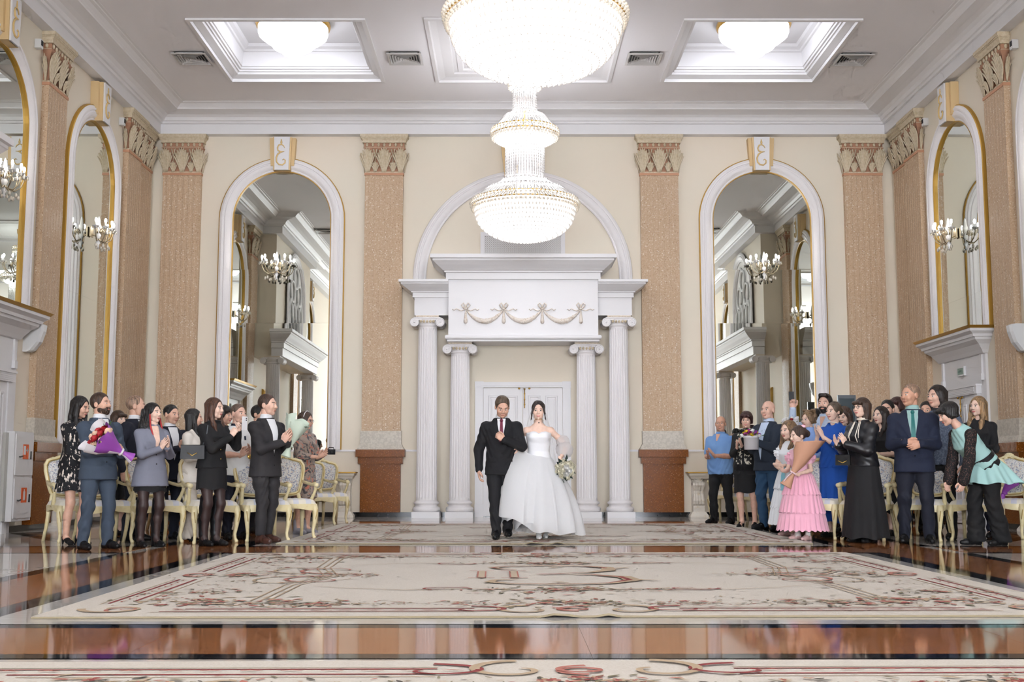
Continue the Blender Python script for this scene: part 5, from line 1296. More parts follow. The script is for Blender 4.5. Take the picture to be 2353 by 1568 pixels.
def garment_top(J, sp):
    kind, m = sp[0], sp[1]; o = sp[2] if len(sp) > 2 else {}; t = J['t']; ar = J['ar']; fem = J['sex'] == 'f'; T = [list(r) for r in J['T']]
    P, U, F = J['P'], J['U'], J['F']
    if kind in ('suit', 'blazer', 'jacket'):
        infl = .020; hem = o.get('hem', -.15); lo, hi = box_of(J, .92+hem); g = Grid(lo, hi, .0128)
        T2 = [r for r in T if r[0] > -.01 and r[0] < .55]; q = T2[0]
        base = [(hem, q[1]+.012+o.get('flare', .0), q[2]+.018, q[3]), (-.05, q[1]+.006, q[2]+.01, q[3])]
        T2 = base + [(r[0], r[1]+(.012 if .1 < r[0] < .25 else 0), r[2]+(.008 if .1 < r[0] < .25 else 0), r[3]) for r in T2]; T2 = [r for r in T2 if r[0] < .53]; T2.append((.548, .076, .07, -.012))
        g.torso(P, U, F, T2, infl, .03, t0=hem)
        for s in (-1, 1): sleeve(g, J, s, .066*ar+.006, .056*ar+.004, .043*ar+.003, o.get('sleeve', 1.0))
        v, f = g.mesh(); jk = obj('jacket', np_mesh('jacket', v, f, [m], wr=.0035, seed=J['sd']), t)
        vt = o.get('v', .22); w = o.get('vw', .065)
        if o.get('shirt'):
            rows = [(vt+(.535-vt)*i/9, -w*(i/9)**.8*(1 if i < 8 else .9), w*(i/9)**.8*(1 if i < 8 else .9)) for i in range(10)]
            patch(J, 'shirt', o['shirt'], rows, infl, .011)
            g = Grid(J['tq'](0, 0, .5)-.15, J['tq'](0, 0, .6)+.15, .008)
            g.torso(P, U, F, [(.50, .088, .082, -.008), (.56, .068, .064, -.008), (.595, .062, .06, -.004)], .004, .01); c_ = J['tq'](0, 0, .62); g.torso(P, U, F, [(.57, .052, .05, -.006), (.62, .056, .054, -.004)], 0, .01) if False else None
            v, f = g.mesh(); obj('collar', np_mesh('collar', v, f, [o['shirt']]), t)
        if o.get('tie'):
            patch(J, 'tie', o['tie'], [(vt+.01+(.5-vt-.01)*i/11, -.028+.013*i/11, .028-.013*i/11) for i in range(12)], infl, .018, n=3)
            mb = MB(); mb.ell(front(J, 0, .512, infl, .018), (.022, .016, .024), 8, 6); mb.build('tie_knot', o['tie'], t, True)
        if o.get('lapel', True):
            for s in (-1, 1):
                rows = []
                for i in range(10):
                    u = i/9; a = w*u**.8; b = a+.012+.062*math.sin(min(1, u*1.25)*PI*.62)**1.5*(1 if u < .8 else 1-(u-.8)*2.2)
                    rows.append((vt+(.53-vt)*u, s*a, s*b))
                patch(J, 'lapel', o.get('lapel_m', m), rows, infl, .015, n=4)
        if o.get('button', True):
            for q_ in (vt-.02, vt-.13):
                mb = MB(); mb.ell(front(J, .006, q_, infl+.01, .004), (.008, .006, .008), 8, 5); mb.build('button', o.get('button_m', 'plastic_black'), t, True)
        for s in (-1, 1):
            if o.get('flaps', True): patch(J, 'pocket_flap', m, [(.01, s*.055, s*.135), (.05, s*.055, s*.135)], infl+.012, .006, n=4)
        return
    hem = o.get('hem', -.06); infl = o.get('infl', .012); lo, hi = box_of(J, .92+hem); g = Grid(lo, hi, .0128); nt = o.get('neck', .545)
    T2 = [list(r) for r in T if r[0] >= -.161]
    if o.get('loose'):
        for r in T2:
            if r[0] < .3: r[1] = max(r[1], np.interp(.3, [q[0] for q in T], [q[1] for q in T])*(.98 if not fem else 1.0)); r[2] += .01
    g.torso(P, U, F, T2, infl, .03, t0=hem, t1=nt)
    fr = o.get('sleeve', 1.0)
    if fr > 0:
        pf = o.get('puff', 0)
        for s in (-1, 1): sleeve(g, J, s, .06*ar+.006+pf, .05*ar+.005+pf, .036*ar+.005+pf*.6, fr)
    if o.get('cape'):
        pass
    if o.get('scoop'):
        c_ = J['tq'](0, .1, .56); g.ell(c_, (o['scoop'], .11, o['scoop']), .01, True)
    if o.get('strapless'): pass
    v, f = g.mesh(); tp = obj(o.get('name', 'top'), np_mesh('top', v, f, [m], wr=o.get('wr', .0035), seed=J['sd']), t)
    if o.get('collar'):
        g = Grid(J['tq'](0, 0, .5)-.15, J['tq'](0, 0, .6)+.15, .008); g.torso(P, U, F, [(.49, .095, .09, -.006), (.545, .075, .07, -.008), (.575, .066, .062, -.006)], .004, .01)
        v, f = g.mesh(); obj('collar', np_mesh('collar', v, f, [o['collar']]), t)
        patch(J, 'collar_opening', o.get('opening', 'skin_b'), [(.40, -.004, .004), (.47, -.022, .022), (.535, -.04, .04)], infl, .006, n=3)
    if o.get('placket'): patch(J, 'placket', o['placket'], [(hem+.02, -.014, .014), (.2, -.014, .014), (.42, -.014, .014)], infl+.004, .006, n=2)
def garment_bottom(J, sp):
    kind, m = sp[0], sp[1]; o = sp[2] if len(sp) > 2 else {}; t = J['t']; P, U, F = J['P'], J['U'], J['F']; fat = J['fat']
    LR, LL = J['LR'], J['LL']
    if kind in ('trousers', 'wide'):
        pts = np.array([LR[1], LR[2], LL[1], LL[2], J['tq'](.25, .25, .1), J['tq'](-.25, -.22, -.1)]); lo, hi = pts.min(0)-.14, pts.max(0)+.14; lo[2] = .02; hi[2] = 1.12
        g = Grid(lo, hi, .0128); T2 = [r for r in J['T'] if r[0] < .2]; T2 = [(-.2, T2[0][1]-.01, T2[0][2], T2[0][3])]+[tuple(r) for r in T2]; g.torso(P, U, F, T2, .007, .04, t0=-.15, t1=o.get('waist', .12))
        wd = .03 if kind == 'wide' else 0
        for H, K, A in (LR, LL):
            B = A+np.array((0, .01, -.035 if kind != 'wide' else -.05)); g.chain([H, (H+K)/2, K, K*.5+B*.5+np.array((0, .008, 0)), B], [.096+fat*.4, .086+fat*.2+wd*.2, .068+wd*.4, .064+wd*.9, .058+wd*1.6], .035)
        g.plane((0, 0, o.get('cuff', .035)), (0, 0, -1))
        v, f = g.mesh(); obj('trousers', np_mesh('trousers', v, f, [m], wr=.006, seed=J['sd']+7), t); return
    if kind == 'skirt':
        rows = o['rows']  # (z, rx, ry, cx, cy)
        loft(J, o.get('name', 'skirt'), m, rows, o.get('folds', 9), o.get('amp', .02), o.get('power', 1.4), o.get('seed', J['sd']))
        if o.get('tights'):
            legs(J, o['tights'])
def legs(J, m, name='tights'):
    pts = np.array([J['LR'][0], J['LR'][1], J['LR'][2], J['LL'][0], J['LL'][1], J['LL'][2]]); lo, hi = pts.min(0)-.14, pts.max(0)+.14; lo[2] = .02
    g = Grid(lo, hi, .0128); b = .9 if J['sex'] == 'f' else 1.0
    for H, K, A in (J['LR'], J['LL']): g.chain([H, (H+K)/2, K, K*.62+A*.38+np.array((0, .018, 0)), A, A+np.array((0, -.08, -.05))], [.09*b+.005, .074*b+.005, .055*b+.005, .052*b+.005, .036*b+.005, .03], .03)
    v, f = g.mesh(); obj(name, np_mesh(name, v, f, [m]), J['t'])
def loft(J, name, m, rows, folds, amp, power, seed, n=96, parent=None, close=False, mats=None):
    rn = random.Random(seed); ph = [rn.uniform(0, 6.28) for _ in range(4)]; rs = []
    z0, z1 = rows[0][0], rows[-1][0]; R_ = []
    for i in range(len(rows)-1):
        for q in range(4): R_.append([a+(b-a)*q/4 for a, b in zip(rows[i], rows[i+1])])
    R_.append(list(rows[-1]))
    for r in R_:
        z, rx, ry = r[:3]; cx = r[3] if len(r) > 3 else 0; cy = r[4] if len(r) > 4 else 0; u = ((z0-z)/(z0-z1))**power if z0 != z1 else 0
        ring = []
        for k in range(n):
            a = 2*PI*k/n; w = 1+amp*u/max(rx, .05)*(math.sin(folds*a+ph[0]+.6*math.sin(2*a+ph[1]))+.5*math.sin((folds*2+1)*a+ph[2]+.5*u)+.3*math.sin(3*a+ph[3]))
            ring.append((cx+rx*w*math.cos(a), cy+ry*w*math.sin(a), z+.012*u*math.sin(folds*a+ph[1])))
        rs.append(ring)
    mb = MB(); mb.rings(rs, cap=False); return mb.build(name, m, parent or J['t'], True)
# ------------------------------------------------------------------ flowers
def flower_mesh(name, m, n=3):
    mb = MB(); mb.ell((0, 0, .3), (.3, .3, .42), 8, 6)
    for l in range(n):
        r = .42+.26*l; z0 = .0-.12*l; h = .72-.14*l
        mb.lathe([(r*.35, z0-.25), (r*.8, z0), (r, z0+h*.5), (r*1.02, z0+h)], 15, cap=False, rfun=lambda a, z, l=l: 1+.09*math.sin(5*a+l*1.1+z*2))
    return mb.mesh(name, m, True)
FL = {}
def flower(col):
    if col not in FL: FL[col] = flower_mesh('rose', col)
    return FL[col]
for nm, c in dict(f_ivory=(246, 240, 216), f_red=(170, 28, 36), f_yellow=(226, 190, 40), f_peach=(236, 200, 170), f_purple=(128, 44, 140), f_white=(238, 236, 230), f_pink=(214, 120, 150), f_magenta=(150, 40, 110), f_orange=(220, 130, 60)).items(): mat(nm, c, .6)
mat('f_leaf', (62, 92, 50), .6); mat('f_leaf_dark', (52, 66, 58), .6)
mb = MB(); mb.add([(0, 0, 0), (.35, .28, .1), (1, 0, .05), (.35, -.28, .1), (.4, 0, -.05)], [(0, 4, 1), (1, 4, 2), (2, 4, 3), (3, 4, 0)]); LEAFM = {k: mb.mesh('leaf', k) for k in ('f_leaf', 'f_leaf_dark')}
def bouquet(label, loc, axis, cols, R=.14, nfl=12, fs=.04, wrap=None, L=.34, group=None, dome=.6, leaf='f_leaf', nl=10, seed=1, wrap2=None, name='bouquet', cat='bouquet'):
    t = thing(name, label, cat, loc, 0, group); t.rotation_mode = 'QUATERNION'; t.rotation_quaternion = Vector((0, 0, 1)).rotation_difference(Vector(axis).normalized())
    rn = random.Random(seed)
    if wrap:
        def cone(nm, m, a0, a1, r1, zt, ph):
            mb = MB(); rs = []
            for z, r in ((-.13, .06), (-.05, .03), (0, .024), (L*.5, R*.62), (L*.9, R*1.02), (zt, r1)):
                rs.append([(r*(1+(.08*math.sin(6*a+ph) if z > L*.6 else 0))*math.cos(a), r*(1+(.08*math.sin(6*a+ph) if z > L*.6 else 0))*math.sin(a), z+(.02*math.sin(4*a+ph) if z > L*.6 else 0)) for a in np.linspace(a0, a1, 36)])
            mb.rings(rs, closed=False, cap=False); mb.build(nm, m, t, True)
        cone('paper_wrap', wrap, 0, 2*PI, R*1.15, L+.03, 0)
        if wrap2: cone('inner_paper', wrap2, .6, 4.6, R*1.3, L+.1, 2)
        mb = MB(); mb.tube([(.034*math.cos(a), .034*math.sin(a), 0) for a in np.linspace(0, 2*PI, 13)[:-1]], .012, 6, True); mb.build('ribbon', wrap2 or wrap, t, True)
    else:
        mb = MB()
        for i in range(5): mb.tube([(.01*math.cos(i), .01*math.sin(i), 0), (.012*math.cos(i), .012*math.sin(i), -L*.5)], .006, 5)
        st = mb.build('stems', leaf, t, True); st['kind'] = 'stuff'
    for i in range(nfl):
        q = math.sqrt((i+.5)/nfl); a = i*2.4; x, y = R*.92*q*math.cos(a), R*.92*q*math.sin(a); z = (L if wrap else 0)+R*dome*(1-q*q)-.01
        o = obj('rose', flower(cols[rn.randrange(len(cols))]), t, (x, y, z), (rn.uniform(-.3, .3)-y/R*.6, rn.uniform(-.3, .3)+x/R*.6, rn.uniform(0, 6))); o.scale = (fs*rn.uniform(.85, 1.15),)*3
    for i in range(nl):
        a = rn.uniform(0, 6.28); q = rn.uniform(.6, 1.15); o = obj('leaf', LEAFM[leaf], t, (R*q*math.cos(a), R*q*math.sin(a), (L if wrap else 0)+R*dome*.35*(1-q)), (rn.uniform(-.4, .4), rn.uniform(-1, .1), a)); o.scale = (fs*rn.uniform(1.3, 2.1),)*3
    return t
def hand(J, side, off=(0, 0, 0)):
    t = J['t']; w = Vector(J['WR'] if side < 0 else J['WL'])+Vector(off)
    return Vector(t.location)+Matrix.Rotation(t.rotation_euler[2], 3, 'Z') @ (w*J['k'])
# ------------------------------------------------------------------ cloth
cloth('suit_black', (20, 20, 24)); cloth('suit_slate', (62, 74, 90)); cloth('suit_navy', (26, 34, 56)); cloth('suit_charcoal', (46, 44, 46)); cloth('suit_dknavy', (22, 26, 40)); cloth('suit_teal', (34, 44, 58))
cloth('shirt_white', (232, 232, 234)); cloth('blazer_grey', (124, 126, 140)); cloth('blazer_white', (226, 218, 206)); cloth('black_knit', (20, 20, 22)); cloth('trousers_cream', (206, 196, 182)); cloth('polo_white', (230, 230, 228))
cloth('denim_blue', (40, 72, 104)); cloth('shirt_blue', (112, 152, 206), noise=(3, (122, 162, 212), .4, .6)); cloth('black_trousers', (16, 16, 18)); cloth('dress_blue', (22, 78, 168)); cloth('blouse_lightblue', (138, 168, 222)); cloth('shirt_pale', (196, 212, 234), noise=(30, (120, 140, 170), .64, .68)); cloth('dress_black', (22, 22, 24)); cloth('satin_black', (24, 25, 30), .4)
cloth('sweater_grey', (78, 88, 106), noise=(60, (104, 114, 132), .45, .6)); cloth('mint', (164, 204, 200), .7); cloth('lace_black', (20, 18, 20), noise=(70, (92, 66, 58), .56, .6)); cloth('tie_burgundy', (112, 28, 56), .5); cloth('tie_green', (24, 106, 102), .5); cloth('shirt_mint', (150, 182, 178)); cloth('pants_dark', (28, 30, 38))
cloth('print_strokes', (18, 18, 22), noise=(17, (226, 214, 200), .585, .605, (2.4, 2.4, .9))); cloth('scarf_print', (34, 34, 34), noise=(26, (206, 200, 184), .52, .55)); cloth('cardigan_black', (26, 26, 28))
m = damask('floral_print', (156, 140, 128), (84, 80, 82), (196, 122, 100), 9); cloth('tulle_pink', (240, 176, 196), .8, sheen=.5); cloth('tulle_white', (232, 236, 240), .8, sheen=.5); cloth('satin_pink', (242, 190, 206), .5); cloth('ribbon_aqua', (134, 192, 210), .5)
cloth('bride_satin', (240, 240, 242), .6); mat('tights_black', (52, 36, 34), .55); mat('leather_black', (18, 18, 20), .45, spec=.3); mat('leather_brown', (72, 44, 36), .35); mat('boot_grey', (150, 146, 152), .7); mat('shoe_white', (236, 234, 230), .4); mat('shoe_pink', (226, 184, 180), .5); mat('tights_white', (232, 220, 214), .7); mat('gold_bit', (206, 170, 90), .3, .9); mat('pearl', (240, 230, 214), .25); mat('phone_white', (228, 226, 228), .3); mat('phone_pink', (214, 80, 110), .4)
mat('paper_purple', (150, 74, 170), .55); mat('paper_white', (226, 222, 224), .6); mat('paper_mint', (198, 212, 194), .6); mat('paper_tan', (196, 148, 120), .7); mat('paper_pink', (232, 202, 208), .6); mat('metal_grey', (92, 98, 104), .4)
def tulle(name, c, a):
    m = mat(name, c, .9, sheen=.4); nt = m.node_tree; tr = nt.nodes.new('ShaderNodeBsdfTransparent'); ms = nt.nodes.new('ShaderNodeMixShader'); ms.inputs[0].default_value = a
    tl = nt.nodes.new('ShaderNodeBsdfTranslucent'); tl.inputs[0].default_value = lin(c); m2 = nt.nodes.new('ShaderNodeMixShader'); m2.inputs[0].default_value = .35
    out = nt.nodes['Material Output']; nt.links.new(nt.nodes['Principled BSDF'].outputs[0], m2.inputs[1]); nt.links.new(tl.outputs[0], m2.inputs[2]); nt.links.new(tr.outputs[0], ms.inputs[1]); nt.links.new(m2.outputs[0], ms.inputs[2]); nt.links.new(ms.outputs[0], out.inputs['Surface']); return m
tulle('bride_tulle', (250, 250, 250), .8); tulle('veil_tulle', (240, 238, 236), .28); tulle('puff_tulle', (240, 238, 238), .55)
def ring_tube(J, name, m, c, rx, ry, r, tilt=0, n=28, parent=None):
    mb = MB(); mb.tube([(c[0]+rx*math.cos(a), c[1]+ry*math.sin(a), c[2]+tilt*math.sin(a)) for a in np.linspace(0, 2*PI, n+1)[:-1]], r, 6, True); return mb.build(name, m, parent or J['t'], True)
def dress_rows(z0, z1, r0, r1, sy=.88, hip=None, cy=0):
    rows = [(z0, r0, r0*sy, 0, cy)]
    if hip: rows.append((.9, hip, hip*sy, 0, cy))
    rows += [(z0*.35+z1*.65 if not hip else .9*.4+z1*.6, ((hip or r0)*.45+r1*.55), ((hip or r0)*.45+r1*.55)*sy, 0, cy), (z1, r1, r1*sy, 0, cy)]; return rows
# ------------------------------------------------------------------ groom and bride
def groom_x(J): pass
G = person('man in black suit with burgundy tie walking arm in arm with the bride', 1152, 1241, 911, 0, 'm', 'skin_b', ('short', 'ash'), ('suit', 'suit_black', dict(shirt='shirt_white', tie='tie_burgundy', v=.24, vw=.058)), ('trousers', 'suit_black'), ('shoe', 'leather_black'),
    dict(rw=(-.275, -.0, .83), lw=(.035, -.275, 1.19), rd=(.05, -.15, -1), ld=(-.75, -.15, .55), rn=(1, 0, 0), ln=(-.2, 1, .0), rhand='relaxed', lhand='grip', lp=(.9, .2, -.7), rf=(-.06, -.1, 0, -.06), lf=(.075, .16, .02, .1)), head=(8, 27))
def bride_x(J):
    t = J['t']
    g = Grid((-.2, -.22, .98), (.2, .2, 1.42), .009); g.torso(J['P'], J['U'], J['F'], [tuple(r) for r in J['T']], .012, .02, t0=.08, t1=.405)
    g.ell((0, -.16, 1.335), (.035, .1, .03), .015, True)
    for s in (-1, 1): g.ell((s*.065, -.105, 1.275), (.062, .05, .06), .03)
    g.plane((0, .05, 1.30), (0, .5, 1)) if False else None
    v, f = g.mesh(); obj('bodice', np_mesh('bodice', v, f, ['bride_satin'], wr=.002, seed=3), t)
    def gown(name, m, hem, grab, fold, seed, top=(.142, .115, 1.03), n=140, levels=16, amp=.03):
        rn = random.Random(seed); ph = [rn.uniform(0, 6.28) for _ in range(5)]; rs = []
        for i in range(levels+1):
            u = i/levels; ring = []
            for k in range(n):
                a = 2*PI*k/n; r1, z1 = hem(a); c, s = math.cos(a), math.sin(a)
                p0 = Vector((top[0]*c, top[1]*s, top[2])); p2 = Vector((r1[0]*c, r1[1]*s-.03, z1))
                w = math.exp(-(((a-3.75+PI) % (2*PI)-PI)/.42)**2)*grab; p0 = p0.lerp(Vector((-.27, -.14, 1.14)), w)
                p1 = Vector(((p0.x*.45+p2.x*.75), (p0.y*.45+p2.y*.75), p0.z*.45+z1*.55+.12))
                q = p0*(1-u)**2+p1*2*u*(1-u)+p2*u*u
                fl = 1+amp*(u**.8)*(math.sin(fold*a+ph[0]+.8*math.sin(2*a+ph[1]))+.55*math.sin((fold*2-3)*a+ph[2]+u*1.5)+.3*math.sin(5*a+ph[3]))
                ring.append((q.x*fl, q.y*fl, q.z+.02*u*math.sin(fold*a+ph[4])))
            rs.append(ring)
        mb = MB(); mb.rings(rs, cap=False); return mb.build(name, m, t, True)
    def hem_o(a):
        c, s = math.cos(a), math.sin(a); l = max(0, -c)**1.3; r_ = max(0, c)
        return (.42+.17*l+.13*r_, .44+.12*max(0, s)), .05+.29*l*(1 if s < .3 else max(.25, 1-s))+.03*max(0, -s)
    gown('tulle_skirt', 'bride_tulle', hem_o, 1.0, 8, 4, amp=.06)
    gown('tulle_underskirt', 'bride_tulle', lambda a: ((.40+.06*max(0, math.cos(a))+.1*max(0, -math.cos(a)), .42), .06+.16*max(0, -math.cos(a))*max(0, -math.sin(a)+.5)+.07*max(0, -math.sin(a))), .75, 13, 9, amp=.04)
    gown('satin_skirt', 'bride_satin', lambda a: ((.31, .30), .1+.10*max(0, -math.sin(a))), .35, 7, 2, amp=.02)
    # veil behind
    mb = MB(); rs = []
    for z, w, y in ((1.66, .07, .1), (1.5, .13, .12), (1.25, .19, .14), (.8, .26, .22), (.3, .36, .34), (.03, .45, .5)):
        rs.append([(w*(i/10-1)*1.0, y+.03*math.sin(i*1.9+z*3)+.04*(1-abs(i/10-1)), z) for i in range(21)])
    mb.rings(rs, closed=False, cap=False); mb.build('veil', 'veil_tulle', t, True)
    # puffed detached sleeve on her left arm
    e, w, s_ = J['EL'], J['WL'], J['SL']
    for q, (a, b, r) in enumerate(((s_*.45+e*.55, e, .085), (e, e*.35+w*.65, .11))):
        mb = MB(); ax = Vector(b)-Vector(a); L = ax.length; Q = Vector((0, 0, 1)).rotation_difference(ax.normalized()).to_matrix().to_4x4(); mb.T = Matrix.Translation(Vector(a)) @ Q
        mb.lathe([(.04, -.03), (r*.8, .02), (r, L*.35), (r*.95, L*.7), (.042, L+.03)], 30, cap=False, rfun=lambda A, z: 1+.07*math.sin(9*A+z*20)); mb.build('puff_sleeve', 'puff_tulle', t, True)
    ring_tube(J, 'necklace', 'gold_bit', (0, -.022, 1.475), .06, .062, .003, -.022); mb = MB(); mb.ell((0, -.088, 1.45), (.007, .004, .009), 8, 6); mb.build('pendant', 'plastic_black', t, True)
BR = person('bride in white strapless tulle gown holding up her skirt', 1238, 1240, 921, 2, 'f', 'skin_c', ('updo', 'dark', 'wisps'), None, None, ('heel', 'shoe_white'),
    dict(rw=(-.262, -.11, 1.125), lw=(.265, -.10, .985), rd=(-.55, -.35, .0), ld=(.1, -.25, -1), rn=(0, .5, -.8), ln=(-1, 0, 0), rhand='grip', lhand='grip', rp=(-.7, .6, -.6), lp=(.8, .5, -.2), rf=(-.01, -.14, .0, .0), lf=(.08, .16, .0, .1)), head=(-4, 3), extra=bride_x)
bouquet('round bridal bouquet of ivory roses in the bride\'s left hand', hand(BR, 1, (.055, -.06, -.12)), (.35, -1, -.15), ['f_ivory', 'f_ivory', 'f_white'], .12, 19, .042, None, .2, leaf='f_leaf_dark', nl=12, dome=.8, seed=5)
# ------------------------------------------------------------------ guests on the left
person('woman with long black hair in black and white patterned dress', 166, 1252, 907, 62, 'f', 'skin_b', ('wavy', 'black'), ('dress', 'print_strokes', dict(hem=-.03, loose=1, infl=.02, sleeve=.9, name='dress_top')), ('skirt', 'print_strokes', dict(name='dress_skirt', rows=[(1.0, .165, .135), (.85, .21, .17), (.62, .25, .2)], folds=6, amp=.012)), ('heel', 'leather_black'),
    dict(POSES['front'], rw=(-.03, -.24, .93), lw=(.06, -.25, .93)), head=(14, 12), fat=.015)
L2 = person('bearded man in slate blue suit holding purple wrapped bouquet', 218, 1262, 904, 48, 'm', 'skin_b', ('short', 'brown'), ('suit', 'suit_slate', dict(shirt='shirt_white', v=.18, vw=.07)), ('trousers', 'suit_slate'), ('shoe', 'leather_black'),
    dict(rw=(-.02, -.30, 1.08), lw=(.1, -.32, 1.05), rd=(.8, -.4, .3), ld=(-.5, -.5, .5), rn=(.2, .6, .7), ln=(-.3, .7, .4), hand='grip'), head=(28, -4), beard='brown', fat=.02, stance=.15)
bouquet('bouquet of red, yellow and peach roses in purple paper', hand(L2, -1, (.09, -.07, .0)), (-.72, -.5, .5), ['f_red', 'f_peach', 'f_yellow', 'f_red', 'f_peach'], .155, 14, .046, 'paper_purple', .26, wrap2='paper_white', seed=8)
person('small woman mostly hidden behind the purple bouquet', 262, 1232, 941, 60, 'f', 'skin_c', ('bob', 'brown'), ('top', 'black_knit', {}), ('skirt', 'black_knit', dict(rows=dress_rows(1.0, .5, .15, .2))), ('shoe', 'leather_black'), head=(0, 0))
person('man with shaved head in black suit standing behind grey blazer woman', 300, 1244, 910, 78, 'm', 'skin_b', ('thin', 'shorn'), ('suit', 'suit_dknavy', dict(shirt='shirt_white', v=.2)), ('trousers', 'suit_dknavy'), ('shoe', 'leather_black'), 'down', head=(25, 0))
def skirt_mini(c): return ('skirt', c, dict(rows=[(1.0, .15, .12), (.88, .185, .145), (.66, .195, .155)], folds=5, amp=.006, tights='tights_black'))
person('woman with black and red braids in grey blazer clapping', 340, 1257, 923, 42, 'f', 'skin_c', ('braids', 'black'), ('blazer', 'blazer_grey', dict(hem=-.2, flare=.02, shirt='skin_c', v=.2, vw=.055)), skirt_mini('black_knit'), ('longboot', 'leather_black'), 'clap', head=(22, -2), lips='lips_f')
person('man with dark crop in open navy suit clapping behind', 382, 1240, 931, 45, 'm', 'skin_b', ('crop', 'black'), ('suit', 'suit_dknavy', dict(shirt='shirt_white', v=.1, vw=.075)), ('trousers', 'suit_dknavy'), ('shoe', 'leather_black'), 'clap', head=(14, 4))
person('woman with long black hair in white blazer and cream trousers', 436, 1244, 937, 78, 'f', 'skin_b', ('verylong', 'black'), ('blazer', 'blazer_white', dict(hem=-.16, shirt='shirt_white')), ('wide', 'trousers_cream'), ('heel', 'leather_black'), 'front', head=(20, 0))
def bag_x(J):
    pass
L8 = person('smiling brown haired woman in black mini dress and tall boots filming', 482, 1255, 911, 55, 'f', 'skin_c', ('long', 'chestnut'), ('jacket', 'black_knit', dict(hem=-.02, shirt=None, lapel=False, flaps=False, button_m='gold_bit')), skirt_mini('black_knit'), ('longboot', 'leather_black'),
    dict(rw=(-.02, -.34, 1.27), lw=(.07, -.36, 1.33), rd=(.2, -.5, .8), ld=(-.1, -.5, .85), rn=(.8, .4, 0), ln=(-.8, .4, 0), hand='grip'), head=(16, 2), stance=.09)
def phone(label, loc, rz, m, tilt=0):
    t = thing('smartphone', label, 'phone', loc, rz); t.rotation_euler = (tilt, 0, rz)
    mb = MB(); rs = []
    for y, q in ((-.004, .9), (-.003, 1), (.003, 1), (.004, .9)): rs.append([(.037*sx*(q if i % 2 else 1), y, .076*sz*(1 if i % 2 else q)) for i, (sx, sz) in enumerate(((-1, -1), (-.92, -1), (.92, -1), (1, -1), (1, 1), (.92, 1), (-.92, 1), (-1, 1)))])
    mb.rings(rs); mb.build('case', m, t)
    mb = MB(); mb.box(-.033, .033, -.0047, -.004, -.07, .07); mb.build('screen', 'plastic_black', t)
    mb = MB(); mb.ell((-.02, .005, .055), (.008, .003, .008), 8, 6); mb.ell((-.02, .005, .035), (.008, .003, .008), 8, 6); l = mb.build('camera_lens', 'plastic_black', t, True); l['kind'] = 'stuff'
phone('white smartphone held up by the woman in black mini dress', hand(L8, 1, (.0, -.1, .09)), math.radians(235), 'phone_white')
def clutch(label, loc, rz, w, h, mm, strap=None):
    t = thing('handbag', label, 'handbag', loc, rz)
    mb = MB(); mb.frustum(-w, w, -.03, .03, -h, -w*.97, w*.97, -.022, .022, h); mb.build('body', mm, t)
    mb = MB(); mb.add([(-w, -.034, h), (w, -.034, h), (0, -.038, -h*.45), (-w, .0, h+.006), (w, 0, h+.006)], [(0, 2, 1), (0, 1, 4, 3)]); fl = mb.build('flap', mm, t)
    mb = MB(); mb.tube([(-.05, -.04, -h*.1), (0, -.042, -h*.5), (.05, -.04, -h*.1)], .005, 6); mb.build('clasp', 'gold_bit', fl, True)
    if strap:
        mb = MB(); mb.tube([(w*.8, 0, h)]+strap, .005, 6); mb.build('chain_strap', 'metal_grey', t, True)
p = Vector(L8['t'].location); clutch('black envelope clutch with gold clasp at hip of woman in black', (p.x-.16, p.y-.22, 1.03), .12, .13, .075, 'leather_black', [(.14, -.0, .16), (.15, .03, .3)])
person('woman with short brown hair half hidden behind white polo man', 508, 1231, 930, 50, 'f', 'skin_b', ('pixie', 'dark'), ('top', 'dress_black', {}), ('trousers', 'pants_dark'), ('shoe', 'leather_black'), 'clap', head=(10, 5))
L10 = person('man with cropped hair in white polo shirt clapping', 538, 1240, 929, 32, 'm', 'skin_a', ('buzz', 'buzz'), ('polo', 'polo_white', dict(sleeve=.5, collar='suit_navy', loose=1, hem=-.1, infl=.016)), ('trousers', 'suit_dknavy'), ('shoe', 'leather_black'), 'clap_low', head=(22, 2), fat=.012)
patch(L10, 'chest_emblem', 'suit_navy', [(.36, .05, .075), (.41, .05, .075)], .016, .01, n=2)
mb = MB(); mb.T = Matrix.Rotation(PI/2, 4, 'X'); mb.lathe([(.003, -.004), (.026, -.004), (.028, 0), (.026, .004), (.003, .004)], 16); q = mb.build('medal', 'gold_bit', None, True, loc=hand(L10, 1, (.0, -.04, -.04)), rot=(0, 0, .5)); setp(q, label='round gold medal in hand of the white polo man', category='medal')
person('dark haired man almost hidden behind charcoal suit man', 588, 1226, 932, 60, 'm', 'skin_b', ('short', 'black'), ('top', 'black_knit', {}), ('trousers', 'pants_dark'), ('shoe', 'leather_black'), 'down', head=(10, 0))
L12 = person('man in charcoal suit and open white shirt clapping, brown shoes', 606, 1248, 907, 52, 'm', 'skin_a', ('crop', 'brown'), ('suit', 'suit_charcoal', dict(shirt='shirt_white', v=.12, vw=.07)), ('trousers', 'suit_charcoal', dict(cuff=.09)), ('shoe', 'leather_brown'), 'clap', head=(22, 0), stance=.1, step=.12)
bouquet('bouquet in pale mint paper held by the charcoal suit man', hand(L12, 1, (.08, .06, -.05)), (.28, .15, .95), ['f_white', 'f_ivory'], .12, 7, .034, 'paper_mint', .25, wrap2='paper_mint', seed=3, dome=.1, nl=4)
def hairband(J):
    M = J['M']; c = J['hc']; mb = MB(); mb.tube([tuple(M@np.array((.089*math.cos(a), .0, .036+.1*math.sin(a)))+c) for a in np.linspace(.1, PI-.1, 16)], .006, 6); mb.build('hairband', 'shirt_white', J['t'], True)
